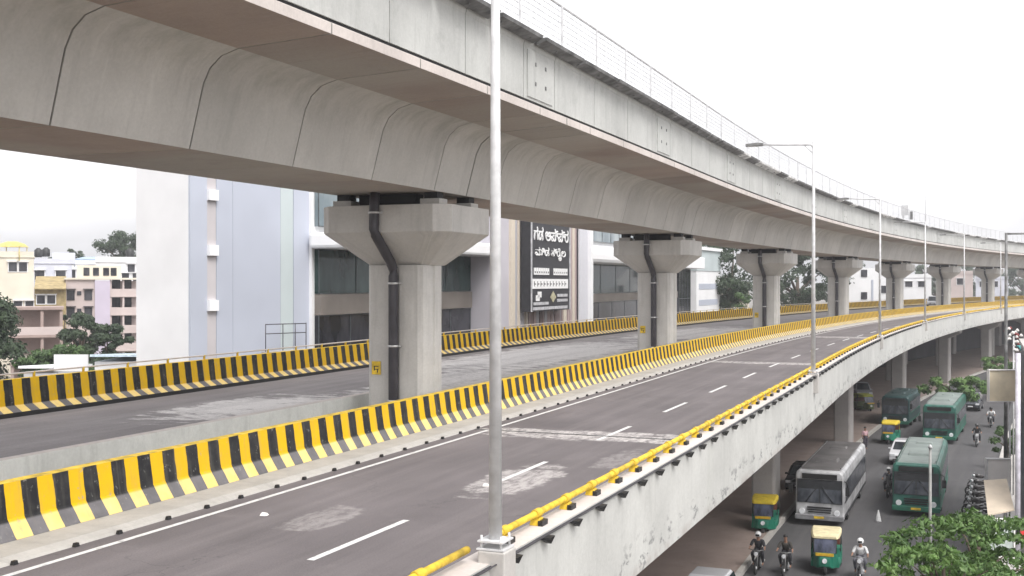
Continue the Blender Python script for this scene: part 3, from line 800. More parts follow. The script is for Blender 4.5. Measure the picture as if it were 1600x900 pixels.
# striped sign wall
m = MB(); fr.box(m, 24.0, 47.2, -.59, 2.2, 0, 21.5, 0)
m.build('sign_wall', plain('lilac_grey_panel', (.50, .48, .52), .6, 0, .05, .2), t, og)
m = MB(); rr = random.Random(11); k = 26.2; cols = 0
while k < 43.4:
    wdt = rr.choice((.35, .5, .7, .9)); fr.box(m, k, k + wdt, 2.2, 2.2 + rr.choice((.08, .14, .2)), .2, 21.4, rr.choice((0, 0, 1, 2, 3))); k += wdt + rr.choice((.05, .25, .4))
m.build('stripe_cladding', [plain('mauve_fin', (.40, .31, .30), .6, 0, .02), plain('brown_fin', (.20, .14, .13), .6, 0, .02), plain('cream_fin', (.62, .55, .46), .6, 0, .02), plain('grey_fin', (.42, .41, .43), .6, 0, .02)], t, og)
m = MB(); fr.box(m, 43.9, 46.9, 2.42, 2.55, 0, 21.45); m.build('corner_panel', plain('pale_panel', (.60, .60, .64), .6, 0, .02), t, og)
m = MB(); fr.box(m, 46.6, 47.3, 2.56, 2.9, 0, 21.5); m.build('corner_pilaster', M_white2, t, og)

# -- black sign with white lettering hung on that wall
fr_wall = fr; fr = Fr(tuple(fr.p(-8.8, 0, 0))[:2], 21.5); og = fr.p(37.2, 2.5, 10)
t = thing('wall_sign', 'tall black sign with white Kannada lettering on the striped mall wall', 'sign', og)
z0s, z1s = 10.1, 18.2
m = MB(); fr.box(m, 37.2, 47.6, 2.42, 3.3, z0s, z1s); m.build('board', plain('sign_black', (.03, .03, .036), .5), t, og)
m = MB()
for a, b, c, d in ((37.2, 37.45, z0s, z1s), (47.35, 47.6, z0s, z1s)): fr.box(m, a, b, 3.3, 3.36, c, d)
m.build('edge_trim', plain('sign_trim', (.5, .5, .52), .5), t, og)
M_letter = plain('white_lettering', (.85, .85, .85), .5, 0, .02)
def sign_text(txt, k0, k1, zc, h, mat, name='lettering', out=3.31):
    c = bpy.data.curves.new(name, 'FONT'); c.body = txt; c.extrude = .03; c.offset = .012
    o = bpy.data.objects.new(name, c); COL.objects.link(o)
    dg = bpy.context.evaluated_depsgraph_get(); me = bpy.data.meshes.new_from_object(o.evaluated_get(dg)); bpy.data.objects.remove(o)
    xs = [v.co.x for v in me.vertices]; ys = [v.co.y for v in me.vertices]
    if not xs: return
    x0, x1, y0, y1 = min(xs), max(xs), min(ys), max(ys)
    for v in me.vertices:
        k = k0 + (v.co.x - x0) / (x1 - x0) * (k1 - k0); z = zc + ((v.co.y - y0) / (y1 - y0) - .5) * h
        v.co = fr.p(k, out + .03 + v.co.z, z) - og
    me.materials.clear(); me.materials.append(mat)
    b = bpy.data.objects.new(name, me); COL.objects.link(b); b.parent = t
sign_text('ಗಡ ಅಪ್ಪ್ರ', 37.9, 47.0, 16.8, 1.15, M_letter); sign_text('ಮಿಡ ತ್ರೈಲ', 38.2, 46.2, 15.1, 1.15, M_letter)
m = MB()
for a, b in ((37.9, 42.1), (42.9, 46.8)):
    k = a
    rr = random.Random(int(a * 10))
    while k < b - .3: fr.box(m, k, k + .42, 3.31, 3.37, 13.25, 13.85); fr.box(m, k + .1, k + .3, 3.37, 3.375, 13.4, 13.55, 1); k += .56
fr.box(m, 37.5, 46.9, 3.31, 3.35, 12.05, 12.9); k = 37.9
while k < 46.4: fr.box(m, k, k + .12, 3.35, 3.36, 12.25, 12.7, 1); fr.box(m, k, k + .45, 3.35, 3.362, 12.42, 12.5, 1); k += .8
for a in (0, .5): fr.box(m, 38.4 + a * .9, 39.3 + a * .9, 3.31, 3.35, 11.0 + a * .6, 11.5 + a * .6)
c0 = fr.p(42.8, 3.33, 11.3)
m.quad(fr.p(42.0, 3.34, 11.3), fr.p(42.8, 3.34, 10.8), fr.p(43.6, 3.34, 11.3), fr.p(42.8, 3.34, 11.85), 2)
fr.box(m, 43.9, 46.8, 3.31, 3.34, 11.3, 11.55, 3); fr.box(m, 43.9, 46.8, 3.31, 3.34, 10.85, 11.1, 3); fr.box(m, 37.8, 41.6, 3.31, 3.34, 10.65, 10.9, 3); fr.box(m, 37.7, 46.8, 3.31, 3.34, 10.22, 10.48, 3)
m.build('small_print', [M_letter, M_black, plain('sign_gold', (.45, .42, .28), .5), plain('sign_grey', (.5, .5, .52), .5)], t, og)

# -- white end block of the mall
fr = Fr(at(1088, 450, 172), 24); og = fr.p(0, 0, 0)
t = thing('end_block', 'white building with a grey top storey at the right end of the mall, beside trees', 'building', og)
m = MB(); fr.box(m, 0, 15, -14, 0, 0, 14.4); m.build('wall', M_white, t, og)
m = MB(); fr.box(m, -.1, 15.1, -14, .1, 14.4, 17.6); m.build('upper_storey', M_greyg, t, og)
m = MB(); fr.box(m, -.4, 15.4, -14.3, .4, 17.6, 18.1); m.build('roof_slab', M_white2, t, og)
for zz in (6.5, 9.0, 11.5):
    m = MB(); fr.box(m, 1.5, 13.5, -.05, .04, zz, zz + .9); m.build('window', M_greyb, t, og)

# generic house facing the camera
def house(name, label, x0, x1, ytop, Z, mat, depth=10, head=None, rows=(), winw=1.1, winh=1.3, wmat=None, ybot=None, extra=None, parapet=True, cat='building'):
    a = at(x0, ytop, Z); b = at(x1, ytop, Z); zt_ = a.z; wd = b.x - a.x
    rz = -math.atan2((a.x + b.x) / 2, Z) * .95; kx = math.cos(rz); wd *= kx
    c = Vector(((a.x + b.x) / 2, Z, 0)); t = thing(name, label, cat, c, rz)
    m = MB(); m.box((0, depth / 2, zt_ / 2 - .25), (wd, depth, zt_ + .5)); m.build('wall', mat, t)
    if parapet: 
        m = MB(); m.box((0, depth / 2, zt_ + .06), (wd + .3, depth + .3, .12))
        m.box((0, -.02, zt_ + .45), (wd, .14, .7)); m.box((-wd / 2 + .07, depth / 2, zt_ + .45), (.14, depth, .7)); m.box((wd / 2 - .07, depth / 2, zt_ + .45), (.14, depth, .7)); m.build('roof', mat, t)
    for (px, py) in rows:
        p = at(px, py, Z); x = (p.x - c.x) * kx; z = p.z
        m = MB(); m.box((x, -.03, z), (winw + .2, .08, winh + .2)); m.box((x, -.16, z + winh / 2 + .14), (winw + .4, .4, .07)); f = m.build('window', M_white, t)
        m = MB(); m.box((x, -.075, z), (winw, .03, winh)); m.build('pane', M_win, f)
    if extra: extra(t, c, zt_, wd)
    return t
def water_tank(x, y, Z, label, col=(.02, .02, .02)):
    p = at(x, y, Z); m = MB(); mat = plain('tank_%d' % int(x), col, .5)
    m.tube([(0, 0, 0), (0, 0, .1), (0, 0, 1.1), (0, 0, 1.35), (0, 0, 1.45)], [.55, .6, .6, .3, .25], 14)
    o = m.build('water_tank', mat, None); o.location = p; tag(o, label, 'water tank', None); return o
# cream tall house on the left edge
def ex(t, c, zt_, wd):
    m = MB(); m.box((-1.4, 4, zt_ + 1.6), (3.2, 4, 3.2)); m.build('stair_tower', M_cream, t)
house('cream_house', 'tall cream house with a yellow roof canopy at the left edge', -60, 53, 402, 150, M_cream, 12, 0, [(20, 417), (36, 417), (3, 478), (28, 478), (46, 478)], 1.0, 1.2, extra=ex)
p = at(20, 386, 152); m = MB()
m.loft([[(-1.6, -1.4, 0), (1.6, -1.4, 0), (1.6, 1.4, 0), (-1.6, 1.4, 0)], [(-1.2, -1, .45), (1.2, -1, .45), (1.2, 1, .45), (-1.2, 1, .45)], [(-.5, -.4, .75), (.5, -.4, .75), (.5, .4, .75), (-.5, .4, .75)]])
for a, b in ((-1.4, -1.2), (1.4, -1.2), (1.4, 1.2), (-1.4, 1.2)): m.tube([(a, b, -2), (a, b, 0)], .06, 6)
o = m.build('roof_canopy', plain('faded_yellow', (.60, .50, .16), .6)); o.location = p; tag(o, 'small yellow canopy on posts on top of the cream house', 'canopy')
# unfinished brown block with open storeys
Z = 118; a = at(17, 482, Z); b = at(98, 482, Z); c = Vector(((a.x + b.x) / 2, Z, 0)); wd = b.x - a.x; zt_ = a.z
t = thing('brown_house', 'unfinished brown house with two open storeys, below the cream house', 'building', c, R(22)); wd *= .93
m = MB(); m.box((0, 5.5, zt_ / 2), (wd - .1, 7, zt_ - .2)); m.build('wall', M_brown, t)
for zz in (zt_, zt_ - 2.9, zt_ - 5.8):
    m = MB(); m.box((0, 3, zz), (wd + .2, 6.6, .28)); m.build('floor_slab', M_brown, t)
    if zz > 4: m = MB(); m.box((0, -.2, zz - 2.35), (wd, .12, .85)); m.build('balcony_wall', M_pink, t)
for xx in (-wd / 2 + .15, .5, wd / 2 - .15):
    m = MB(); m.box((xx, .0, zt_ / 2 - .15), (.3, .3, zt_ - .28)); m.build('pillar', M_brown, t)
# ochre shed-roof house
def ex(t, c, zt_, wd):
    m = MB(); m.hexa([(-wd / 2, -1, zt_), (wd / 2, -1, zt_), (wd / 2, 6, zt_ + .8), (-wd / 2, 6, zt_ + .8), (-wd / 2, -1, zt_ + .1), (wd / 2, -1, zt_ + .1), (wd / 2, 6, zt_ + 1.6), (-wd / 2, 6, zt_ + 1.6)]); m.build('tiled_roof', M_olive, t)
house('ochre_house', 'low ochre house with a sloping roof between the brown and pink houses', 54, 103, 452, 136, M_olive, 8, 0, [(64, 468), (80, 468)], .9, 1.0, parapet=False, extra=ex)
# pale bluish house behind
def ex(t, c, zt_, wd):
    m = MB(); m.box((1.5, 5, zt_ + .9), (3.4, 4, 1.8)); m.build('roof_room', M_pale, t)
house('blue_house', 'pale blue flat-roofed house behind the ochre roof', 54, 112, 412, 175, M_pale, 10, 0, [(80, 444), (62, 430), (95, 430)], 1.4, 1.4, extra=ex)
house('white_house', 'white flat-roofed house behind the pink apartment block', 100, 165, 413, 190, M_white, 10, 0, [(112, 428), (130, 424)], 1.2, 1.3)
# pink apartment house with lilac bay and balconies on the right
Z = 140; a = at(103, 437, Z); b = at(216, 437, Z); c = Vector(((a.x + b.x) / 2, Z, 0)); wd = b.x - a.x; zt_ = a.z
t = thing('apartment_house', 'pink and lilac apartment house with stacked balconies beside the white tower', 'building', c, R(20)); wd *= .94
X = lambda px: (at(px, 0, Z).x - c.x) * .94
m = MB(); m.hexa([(X(103), 0, -.3), (X(148), 0, -.3), (X(148), 10, -.3), (X(103), 10, -.3), (X(103), 0, zt_), (X(148), 0, zt_), (X(148), 10, zt_), (X(103), 10, zt_)]); m.build('wall', M_pink, t)
m = MB(); m.box(((X(148) + X(172)) / 2, 4.8, zt_ / 2 - .1), (X(172) - X(148) - .02, 10, zt_)); m.build('stair_bay', M_lilac, t)
m = MB(); m.box(((X(172) + X(216)) / 2, 6.3, zt_ / 2 - .15), (X(216) - X(172) - .04, 7.5, zt_)); m.build('rear_wall', M_pink, t)
m = MB(); m.box(((X(103) + X(216)) / 2, 5, zt_ + .12), (wd + .3, 10.6, .22)); m.box(((X(120) + X(190)) / 2, 4.0, zt_ + 1.0), (X(190) - X(120), 4, 1.6)); m.build('roof', M_cream, t)
for zz in (455, 484, 512, 540):
    z_ = at(0, zz + 8, Z).z
    m = MB(); m.box(((X(172) + X(216)) / 2, 1.2, z_), (X(216) - X(172), 2.6, .18)); m.box(((X(172) + X(216)) / 2, 0, z_ + .5), (X(216) - X(172), .12, .85)); m.build('balcony', M_pink, t)
    for px in (182, 200):
        m = MB(); m.box((X(px), 2.48, z_ + 1.3), (1.0, .1, 1.6)); m.build('window', M_win, t)
for px in (173, 193, 215):
    m = MB(); m.box((X(px), .12, zt_ / 2), (.22, .22, zt_)); m.build('pillar', M_pink, t)
for py in (461, 488):
    for px in (111, 138):
        p = at(px, py, Z); m = MB(); m.box((X(px), -.04, p.z), (.9, .08, 1.25)); m.box((X(px), -.2, p.z + .75), (1.2, .4, .07)); f = m.build('window', M_win, t)
    m = MB(); m.box((X(124), -.04, at(0, py - 3, Z).z), (.5, .08, .5)); m.build('window', M_win, t)
for px in (135, 150, 166, 178):
    m = MB(); m.box((X(px), 1.97, zt_ + 1.0), (.7, .07, 1.0)); m.build('window', M_win, t)
# upper white house behind it, up to the tower
house('terrace_house', 'white terraced house with dark roof openings rising behind the apartment house', 150, 235, 410, 165, M_white, 10, 0, [(205, 419), (196, 433), (213, 433), (200, 446)], 1.0, 1.1)
p = at(146, 404, 185); m = MB(); m.box((0, 0, 0), (5, 5, .15), 0, 0, 1, None, R(6)); m.tube([(-2.2, -2.3, 0), (-2.2, -2.3, -1.5)], .05, 6); m.tube([(2.2, -2.3, 0), (2.2, -2.3, -1.5)], .05, 6)
o = m.build('roof_sheet', M_sheet); o.location = p; tag(o, 'blue sheet canopy on a roof below the far tree', 'canopy')
for i, (x, y, Z, l) in enumerate([(60, 402, 176, 'dark water tank on the left part of the pale blue roof'), (72, 401, 178, 'dark water tank beside another on the pale blue roof'), (203, 403, 168, 'dark water tank on the white terraced house')]): water_tank(x, y, Z, l)
# white hoarding and sheet roofs behind the far barrier
Z = 78; t = thing('hoarding', 'blank white hoarding behind the left end of the far barrier', 'hoarding', at(111, 640, Z) * 1.0)
t.location.z = 0
m = MB(); m.box((0, 0, at(0, 567, Z).z), (2.35, .12, 1.15)); m.build('board', M_white2, t)
for xx in (-1, 1): m = MB(); m.tube([(xx, .12, 0), (xx, .12, at(0, 560, Z).z)], .05, 8); m.build('post', M_galv, t)
def shed(x0, x1, y0, Z, lab, mat, h=2.2):
    a = at(x0, y0, Z); b = at(x1, y0, Z); c = Vector(((a.x + b.x) / 2, Z, 0)); wd = b.x - a.x
    t = thing('shed', lab, 'shed', c)
    m = MB(); m.box((0, 4, (a.z - .5) / 2), (wd - .4, 7, a.z - .5)); m.build('wall', M_white, t)
    m = MB(); m.box((0, 4, a.z - .2), (wd, 8, .18), 0, 0, 1, None, R(-3)); m.build('roof', mat, t)
shed(140, 230, 556, 88, 'low shed with a pale blue sheet roof at the foot of the tower', plain('pale_blue_sheet', (.55, .66, .75), .5))
shed(28, 82, 574, 84, 'low shed with a white roof at the far left behind the barrier', M_white2)
# handrail frame in front of the tower
p0 = at(415, 545, 66); t = thing('railing', 'thin dark steel railing in front of the grey tower wall', 'railing', Vector((p0.x, p0.y, 0)))
m = MB(); zr = at(0, 507, 66).z; ux = Vector((.5, .86, 0))
for z_ in (zr, zr - .55): m.tube([ux * 0 + Vector((0, 0, z_)), ux * 3.6 + Vector((0, 0, z_ - .05))], .03, 6)
m.build('rail', M_pipe, t)
for k in (0, 1.5, 2.6, 3.6): m = MB(); m.tube([ux * k + Vector((0, 0, zr - 1.6)), ux * k + Vector((0, 0, zr))], .03, 6); m.build('post', M_pipe, t)
m = MB(); m.box(ux * 1.8 + Vector((0, 0, (zr - 1.6) / 2)), (3.8, .5, zr - 1.6), 0, R(60)); m.build('plinth', M_slab, t)

# gabled white house and others far right under the viaduct
Z = 205; a = at(1322, 440, Z); b = at(1388, 440, Z); c = Vector(((a.x + b.x) / 2, Z, 0)); wd = b.x - a.x; ze = at(0, 437, Z).z; zp = at(0, 419, Z).z
t = thing('gabled_house', 'white gabled house beyond the far carriageway with two small dark windows', 'building', c)
m = MB(); m.loft([[(-wd / 2, 0, 0), (-wd / 2, 0, ze), (-wd * .18, 0, zp), (wd * .18, 0, zp), (wd / 2, 0, ze), (wd / 2, 0, 0)], [(-wd / 2, 12, 0), (-wd / 2, 12, ze), (-wd * .18, 12, zp), (wd * .18, 12, zp), (wd / 2, 12, ze), (wd / 2, 12, 0)]]); m.build('wall', M_white, t)
for px, py in ((1350, 427), (1350, 462), (1386, 452)): m = MB(); p = at(px, py, Z); m.box((min(p.x - c.x, wd / 2 - .8), -.05, p.z), (1.1, .12, 1.3)); m.build('window', M_win, t)
m = MB(); m.box((wd * .12, -.04, ze / 2), (.35, .1, ze)); m.build('pilaster', M_greyb, t)
house('far_house', 'long pale grey house seen between the fourth and fifth piers', 1386, 1455, 434, 250, M_white, 14, 0, [(1400, 444), (1420, 444), (1440, 444)], 1.5, 1.2)
house('far_house', 'cream far house seen between the fifth and sixth piers', 1470, 1520, 428, 290, M_pink, 14, 0, [(1480, 440), (1500, 440)], 1.5, 1.6)
house('far_house', 'bluish far house near the right edge below the viaduct', 1525, 1575, 436, 330, M_pale, 14, 0, [(1535, 444), (1555, 444)], 1.5, 1.6)
house('far_house', 'low cream house behind the tree right of the mall', 1128, 1170, 448, 230, M_cream, 10, 0, [(1140, 462), (1158, 462)], 1.6, 1.6)

# ------------------------------------------------------------------ trees
M_bark = concrete('bark', (.12, .09, .07), .6, False, 0, 3, .5)
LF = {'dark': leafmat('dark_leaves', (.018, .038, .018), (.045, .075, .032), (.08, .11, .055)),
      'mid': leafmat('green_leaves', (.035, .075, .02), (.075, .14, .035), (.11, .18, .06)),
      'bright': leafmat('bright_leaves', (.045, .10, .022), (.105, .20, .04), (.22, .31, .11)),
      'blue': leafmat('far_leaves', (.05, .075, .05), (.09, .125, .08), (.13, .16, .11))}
def tree(name, label, base, h, crown, leaf, kind, seed, blobs=22, per=150, trunk=None, lean=0., flat=1., group=None, cat='tree', bk=.42):
    """crown: (centre height, radius x, radius y, radius z)"""
    rr = random.Random(seed); t = thing(name, label, cat, base, 0, group)
    cz, rx, ry, rz_ = crown; tr = trunk or h * .028 + .05
    m = MB(); pts = [(0, 0, -.2), (lean * .2, .05, cz * .35), (lean * .6, -.05, cz * .7), (lean, 0, cz)]
    m.tube(pts, [tr * 1.2, tr, tr * .8, tr * .5], 8)
    cs = []
    for i in range(blobs):
        a = rr.uniform(0, 2 * math.pi); q = rr.random() ** .5; zz = rr.uniform(-1, 1)
        kk = math.sqrt(max(.05, 1 - zz * zz * .85))
        c = Vector((lean + rx * q * kk * math.cos(a), ry * q * kk * math.sin(a), cz + rz_ * zz)); cs.append(c)
        if i < 9: m.tube([(lean * .7, 0, cz * .75), (lean * .7 + (c.x - lean) * .5, c.y * .5, cz * .75 + (c.z - cz * .75) * .65), c], [tr * .45, tr * .28, tr * .1], 5)
    m.build('trunk', M_bark, t)
    m = MB(); br = min(rx, ry, rz_ * 1.6) * bk
    for c in cs:
        bs = br * rr.uniform(.45, 1.2); n = int(per * 1.5 * rr.uniform(.7, 1.2))
        for j in range(n):
            v = Vector((rr.gauss(0, 1), rr.gauss(0, 1), rr.gauss(0, 1))).normalized() * bs * rr.uniform(.35, 1.08); v.z *= .62 * flat
            p = c + v; nrm = (v.normalized() + Vector((rr.uniform(-.8, .8), rr.uniform(-.8, .8), rr.uniform(-.2, 1.1)))).normalized()
            x = nrm.cross(Vector((rr.uniform(-1, 1), rr.uniform(-1, 1), rr.uniform(-1, 1)))).normalized(); y = nrm.cross(x)
            l = leaf * rr.uniform(.6, 1.35); wd_ = l * rr.uniform(.38, .6)
            m.quad(p - x * l * .5, p - y * wd_ * .5 - nrm * l * .08, p + x * l * .5, p + y * wd_ * .5 - nrm * l * .08)
    me_o = m.build('crown', LF[kind], t)
    return t
def tp(x, Z): return Vector(((x - 800) / FPX * Z, Z, 0))
# left side
tree('tree', 'big dark green tree cut by the left picture edge', tp(-34, 88), 11, (7.6, 3.0, 3, 4.0), .40, 'dark', 21, 46, 220)
tree('tree', 'round green tree in front of the pink apartment house', tp(128, 112), 9.5, (6.8, 1.8, 1.8, 2.4), .38, 'dark', 22, 30, 220)
tree('tree', 'wide low green tree just behind the far barrier, before the brown house', tp(92, 96), 7, (5.6, 3.2, 2.2, 1.4), .36, 'mid', 23, 34, 220)
tree('tree', 'dark green tree below the lilac stair bay and balconies', tp(172, 106), 8.5, (6.4, 1.9, 1.8, 1.9), .38, 'dark', 24, 30, 220)
tree('tree', 'tall dark tree rising behind roofs at the edge of the white tower', tp(195, 215), 20, (19.2, 5.2, 4, 2.9), .6, 'dark', 25, 30, 110)
tree('tree', 'slender dark tree on the skyline left of the tall tree', tp(118, 230), 19, (17.8, 2.0, 2, 1.4), .5, 'dark', 26, 10, 90)
tree('tree', 'small dark tree crown above the pale blue roof', tp(85, 230), 18, (16.6, 2.6, 2, .9), .5, 'dark', 27, 10, 90)
tree('tree', 'thin green tree between the ochre and pink houses', tp(100, 126), 9, (6.6, .9, 1, 2.4), .3, 'dark', 35, 12, 110)
# between mall and house, right
tree('tree', 'large dark tree right of the mall with a forked trunk', tp(1152, 188), 18, (13.6, 5.6, 5, 5.0), .6, 'dark', 28, 40, 120, .5, -2)
tree('tree', 'large dark spreading tree seen beside the second lamp', tp(1246, 205), 17, (13.6, 8.5, 5, 4.6), .65, 'dark', 29, 46, 120)
tree('tree', 'yellow-green bushy tree beside the third pier', tp(1163, 178), 8, (8.6, 2.2, 2, 2.0), .4, 'mid', 30, 14, 110)
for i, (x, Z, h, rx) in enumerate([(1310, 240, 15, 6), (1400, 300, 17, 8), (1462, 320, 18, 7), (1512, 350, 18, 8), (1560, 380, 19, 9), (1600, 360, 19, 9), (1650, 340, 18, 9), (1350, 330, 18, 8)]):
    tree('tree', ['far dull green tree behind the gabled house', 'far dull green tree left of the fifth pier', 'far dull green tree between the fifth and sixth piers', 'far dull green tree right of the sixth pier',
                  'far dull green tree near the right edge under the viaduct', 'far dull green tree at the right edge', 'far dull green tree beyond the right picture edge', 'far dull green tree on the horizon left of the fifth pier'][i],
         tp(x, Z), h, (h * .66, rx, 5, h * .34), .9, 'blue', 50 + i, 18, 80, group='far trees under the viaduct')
# street side trees on the right
tree('tree', 'bright green broad-leaved tree in the bottom right corner, nearest to the camera', tp(1530, 34.5), 5.6, (4.5, 2.9, 2.2, .85), .21, 'bright', 31, 80, 46, .13, 0, .6, bk=.36)
tree('tree', 'low bright green tree branch reaching over the road in the bottom right corner', tp(1475, 31.0), 5.2, (4.75, 1.9, 1.6, .45), .21, 'bright', 33, 40, 46, .1, 0, .6, bk=.5)
tree('tree', 'bright green roadside tree beyond the second green bus', tp(1497, 100), 4.2, (3.2, 3.2, 3, .95), .42, 'bright', 32, 26, 110)
tree('tree', 'small bright green roadside tree behind the beige board', tp(1558, 122), 4.6, (3.8, 2.2, 2, .7), .42, 'bright', 34, 16, 100)
tree('tree', 'small dark green bush by the pavement left of the white pole', tp(1574, 76), 3.0, (1.9, .95, 1, .9), .25, 'mid', 36, 12, 90)

# ------------------------------------------------------------------ vehicles (local frame: front faces -Y, origin on the ground)
def wheel(t, x, y, r, w_, name='wheel'):
    m = MB(); m.tube([(x - w_ / 2, y, r), (x - w_ / 2 + .03, y, r), (x + w_ / 2 - .03, y, r), (x + w_ / 2, y, r)], [r * .88, r, r, r * .88], 18); o = m.build(name, plain('tyre', (.02, .02, .02), .85), t)
    m = MB(); m.tube([(x - w_ / 2 - .01, y, r), (x + w_ / 2 + .01, y, r)], r * .52, 12); m.build('rim', plain('rim_grey', (.3, .3, .3), .5, .3), o)
M_hl = plain('headlamp_glass', (.75, .76, .78), .15)
def bus(label, loc, rz, body, roofm, L=10.8, W=2.45, H=2.85, green=False, nwin=7, name='bus'):
    t = thing(name, label, 'bus', loc, rz)
    hw = W / 2
    m = MB()
    rings = []
    # rounded box body: lower hull, window band inset, roof edge
    def ring(y, k, zt):
        return [(-hw * k, y, .38), (hw * k, y, .38), (hw * k, y, zt - .35), (hw * k * .97, y, zt - .12), (hw * k * .86, y, zt), (-hw * k * .86, y, zt), (-hw * k * .97, y, zt - .12), (-hw * k, y, zt - .35)]
    m.loft([ring(0, .95, H - .10), ring(.12, 1, H), ring(L - .15, 1, H), ring(L, .94, H - .08)]); m.build('body', body, t, None, .03)
    m = MB(); m.box((0, L / 2, H + .03), (W * .8, L * .95, .08), 0, 0, .96, .98)
    m.box((0, L * .28, H + .13), (W * .5, 1.1, .16), 0, 0, .85); m.box((0, L * .72, H + .11), (W * .4, .8, .12), 0, 0, .85)
    m.box((-hw * .8, L / 2, H + .09), (.05, L * .9, .05)); m.box((hw * .8, L / 2, H + .09), (.05, L * .9, .05)); m.build('roof', roofm, t, None, .02)
    m = MB(); m.box((0, .02, 1.78), (W * .93, .07, 1.22)); m.build('front_mask', plain('band_dark', (.03, .032, .036), .4), t)
    wg = glassy('windscreen', (.03, .035, .045), (.12, .13, .15), .12, 1.0)
    for sx in (-1, 1):
        m = MB(); m.hexa([(sx * .04 if sx > 0 else -hw * .9, -.04, 1.2), (hw * .9 if sx > 0 else -.04, -.04, 1.2), (hw * .9 if sx > 0 else -.04, .05, 1.2), (sx * .04 if sx > 0 else -hw * .9, .05, 1.2),
                          (sx * .04 if sx > 0 else -hw * .86, .0, 2.32), (hw * .86 if sx > 0 else -.04, .0, 2.32), (hw * .86 if sx > 0 else -.04, .09, 2.32), (sx * .04 if sx > 0 else -hw * .86, .09, 2.32)])
        m.build('windscreen', wg, t)
        m = MB(); m.tube([(sx * .7, -.06, 1.22), (sx * .15, -.05, 1.95)], .018, 5); m.build('wiper', M_black, t)
        m = MB(); m.tube([(sx * hw * .72, -.08, .72), (sx * hw * .72, .04, .72)], .15, 12); m.build('headlight', M_hl, t)
        m = MB(); m.tube([(sx * hw, .15, 2.35), (sx * (hw + .2), -.25, 2.3), (sx * (hw + .2), -.25, 2.1)], .025, 6); m.box((sx * (hw + .2), -.27, 1.9), (.2, .09, .42)); m.build('mirror', M_black, t)
        m = MB(); m.box((sx * (hw + .002), L / 2 + .2, 1.75), (.012, L - .9, 1.0)); m.build('window_band', plain('band_dark', (.03, .032, .036), .4), t)
        # side windows
        k0 = 1.35
        dw = (L - 1.9) / nwin
        for i in range(nwin):
            y = k0 + dw * (i + .5); m = MB(); m.box((sx * (hw + .004), y, 1.75), (.03, dw - .1, .86)); m.build('window', wg, t)
        m = MB(); m.box((sx * (hw + .008), L / 2, 1.22), (.02, L - .6, .1)); m.box((sx * (hw + .008), L / 2, .52), (.02, L - .4, .16)); m.build('side_stripe', plain('stripe_dark' if not green else 'stripe_green', (.05, .05, .055) if not green else (.01, .13, .08), .5), t)
    m = MB(); m.box((0, -.0, H - .30), (W * .72, .12, .27)); m.build('destination_board', plain('destination_black', (.02, .02, .02), .3), t)
    m = MB(); m.box((0, -.05, .95), (W * .5, .06, .07)); m.box((0, -.05, .83), (W * .5, .06, .05)); m.box((0, -.05, .71), (W * .46, .06, .05)); m.build('grille', M_black, t)
    m = MB(); m.box((0, -.12, .45), (W * 1.0, .22, .26)); m.build('bumper', plain('bumper_grey', (.22, .22, .23), .6) if not green else plain('bumper_green', (.015, .12, .075), .5), t, None, .03)
    m = MB(); m.box((0, -.24, .47), (.5, .01, .12)); m.build('number_plate', M_yel, t)
    for sx in (-1, 1): wheel(t, sx * (hw - .16), 2.2, .46, .28); wheel(t, sx * (hw - .16), L - 2.9, .46, .28)
    return t
def auto(label, loc, rz, roofm, bodym):
    t = thing('auto_rickshaw', label, 'auto rickshaw', loc, rz, 'auto rickshaws on the street')
    m = MB()
    # lower hull narrowing to the nose
    def r(y, w_, z0, z1): return [(-w_, y, z0), (w_, y, z0), (w_, y, z1 - .08), (w_ * .9, y, z1), (-w_ * .9, y, z1), (-w_, y, z1 - .08)]
    m.loft([r(-1.25, .22, .42, .78), r(-1.12, .34, .32, .92), r(-.75, .50, .28, .98), r(-.72, .60, .28, .55), r(.2, .63, .26, .52), r(.25, .65, .26, .92), r(1.05, .66, .26, .95), r(1.28, .6, .34, .9)])
    m.build('body', bodym, t, None, .02)
    m = MB(); m.loft([r(-.78, .50, 1.50, 1.60), r(-.6, .58, 1.50, 1.68), r(.2, .64, 1.50, 1.73), r(1.0, .64, 1.45, 1.70), r(1.26, .56, 1.42, 1.60)]); 
    m.box((0, 1.18, 1.18), (1.16, .08, .56)); m.build('canopy', roofm, t, None, .02)
    m = MB()
    for sx in (-1, 1):
        m.tube([(sx * .46, -.98, .92), (sx * .48, -.72, 1.55)], .025, 6); m.tube([(sx * .62, .22, .8), (sx * .62, .2, 1.55)], .025, 6); m.tube([(sx * .62, 1.08, .9), (sx * .6, 1.1, 1.5)], .025, 6)
    m.build('frame', M_black, t)
    m = MB(); m.hexa([(-.44, -.985, .95), (.44, -.985, .95), (.44, -.96, .95), (-.44, -.96, .95), (-.46, -.745, 1.5), (.46, -.745, 1.5), (.46, -.72, 1.5), (-.46, -.72, 1.5)]); m.build('windscreen', glassy('auto_glass', (.03, .035, .05), (.10, .11, .16), .1, 2), t)
    m = MB(); m.box((0, .55, .78), (1.14, .5, .16)); m.box((0, .86, 1.05), (1.14, .12, .5)); m.box((0, -.25, .72), (.5, .35, .12)); m.build('seat', plain('rexine', (.12, .03, .02), .6), t, None, .02)
    m = MB(); m.tube([(0, -1.34, .66), (0, -1.18, .66)], .1, 12); m.build('headlight', M_hl, t)
    m = MB(); m.box((0, -1.22, .92), (.75, .05, .12)); m.build('nose_band', M_yeld, t)
    wheel(t, 0, -1.02, .25, .12, 'front_wheel'); wheel(t, -.56, .92, .25, .14); wheel(t, .56, .92, .25, .14)
    return t
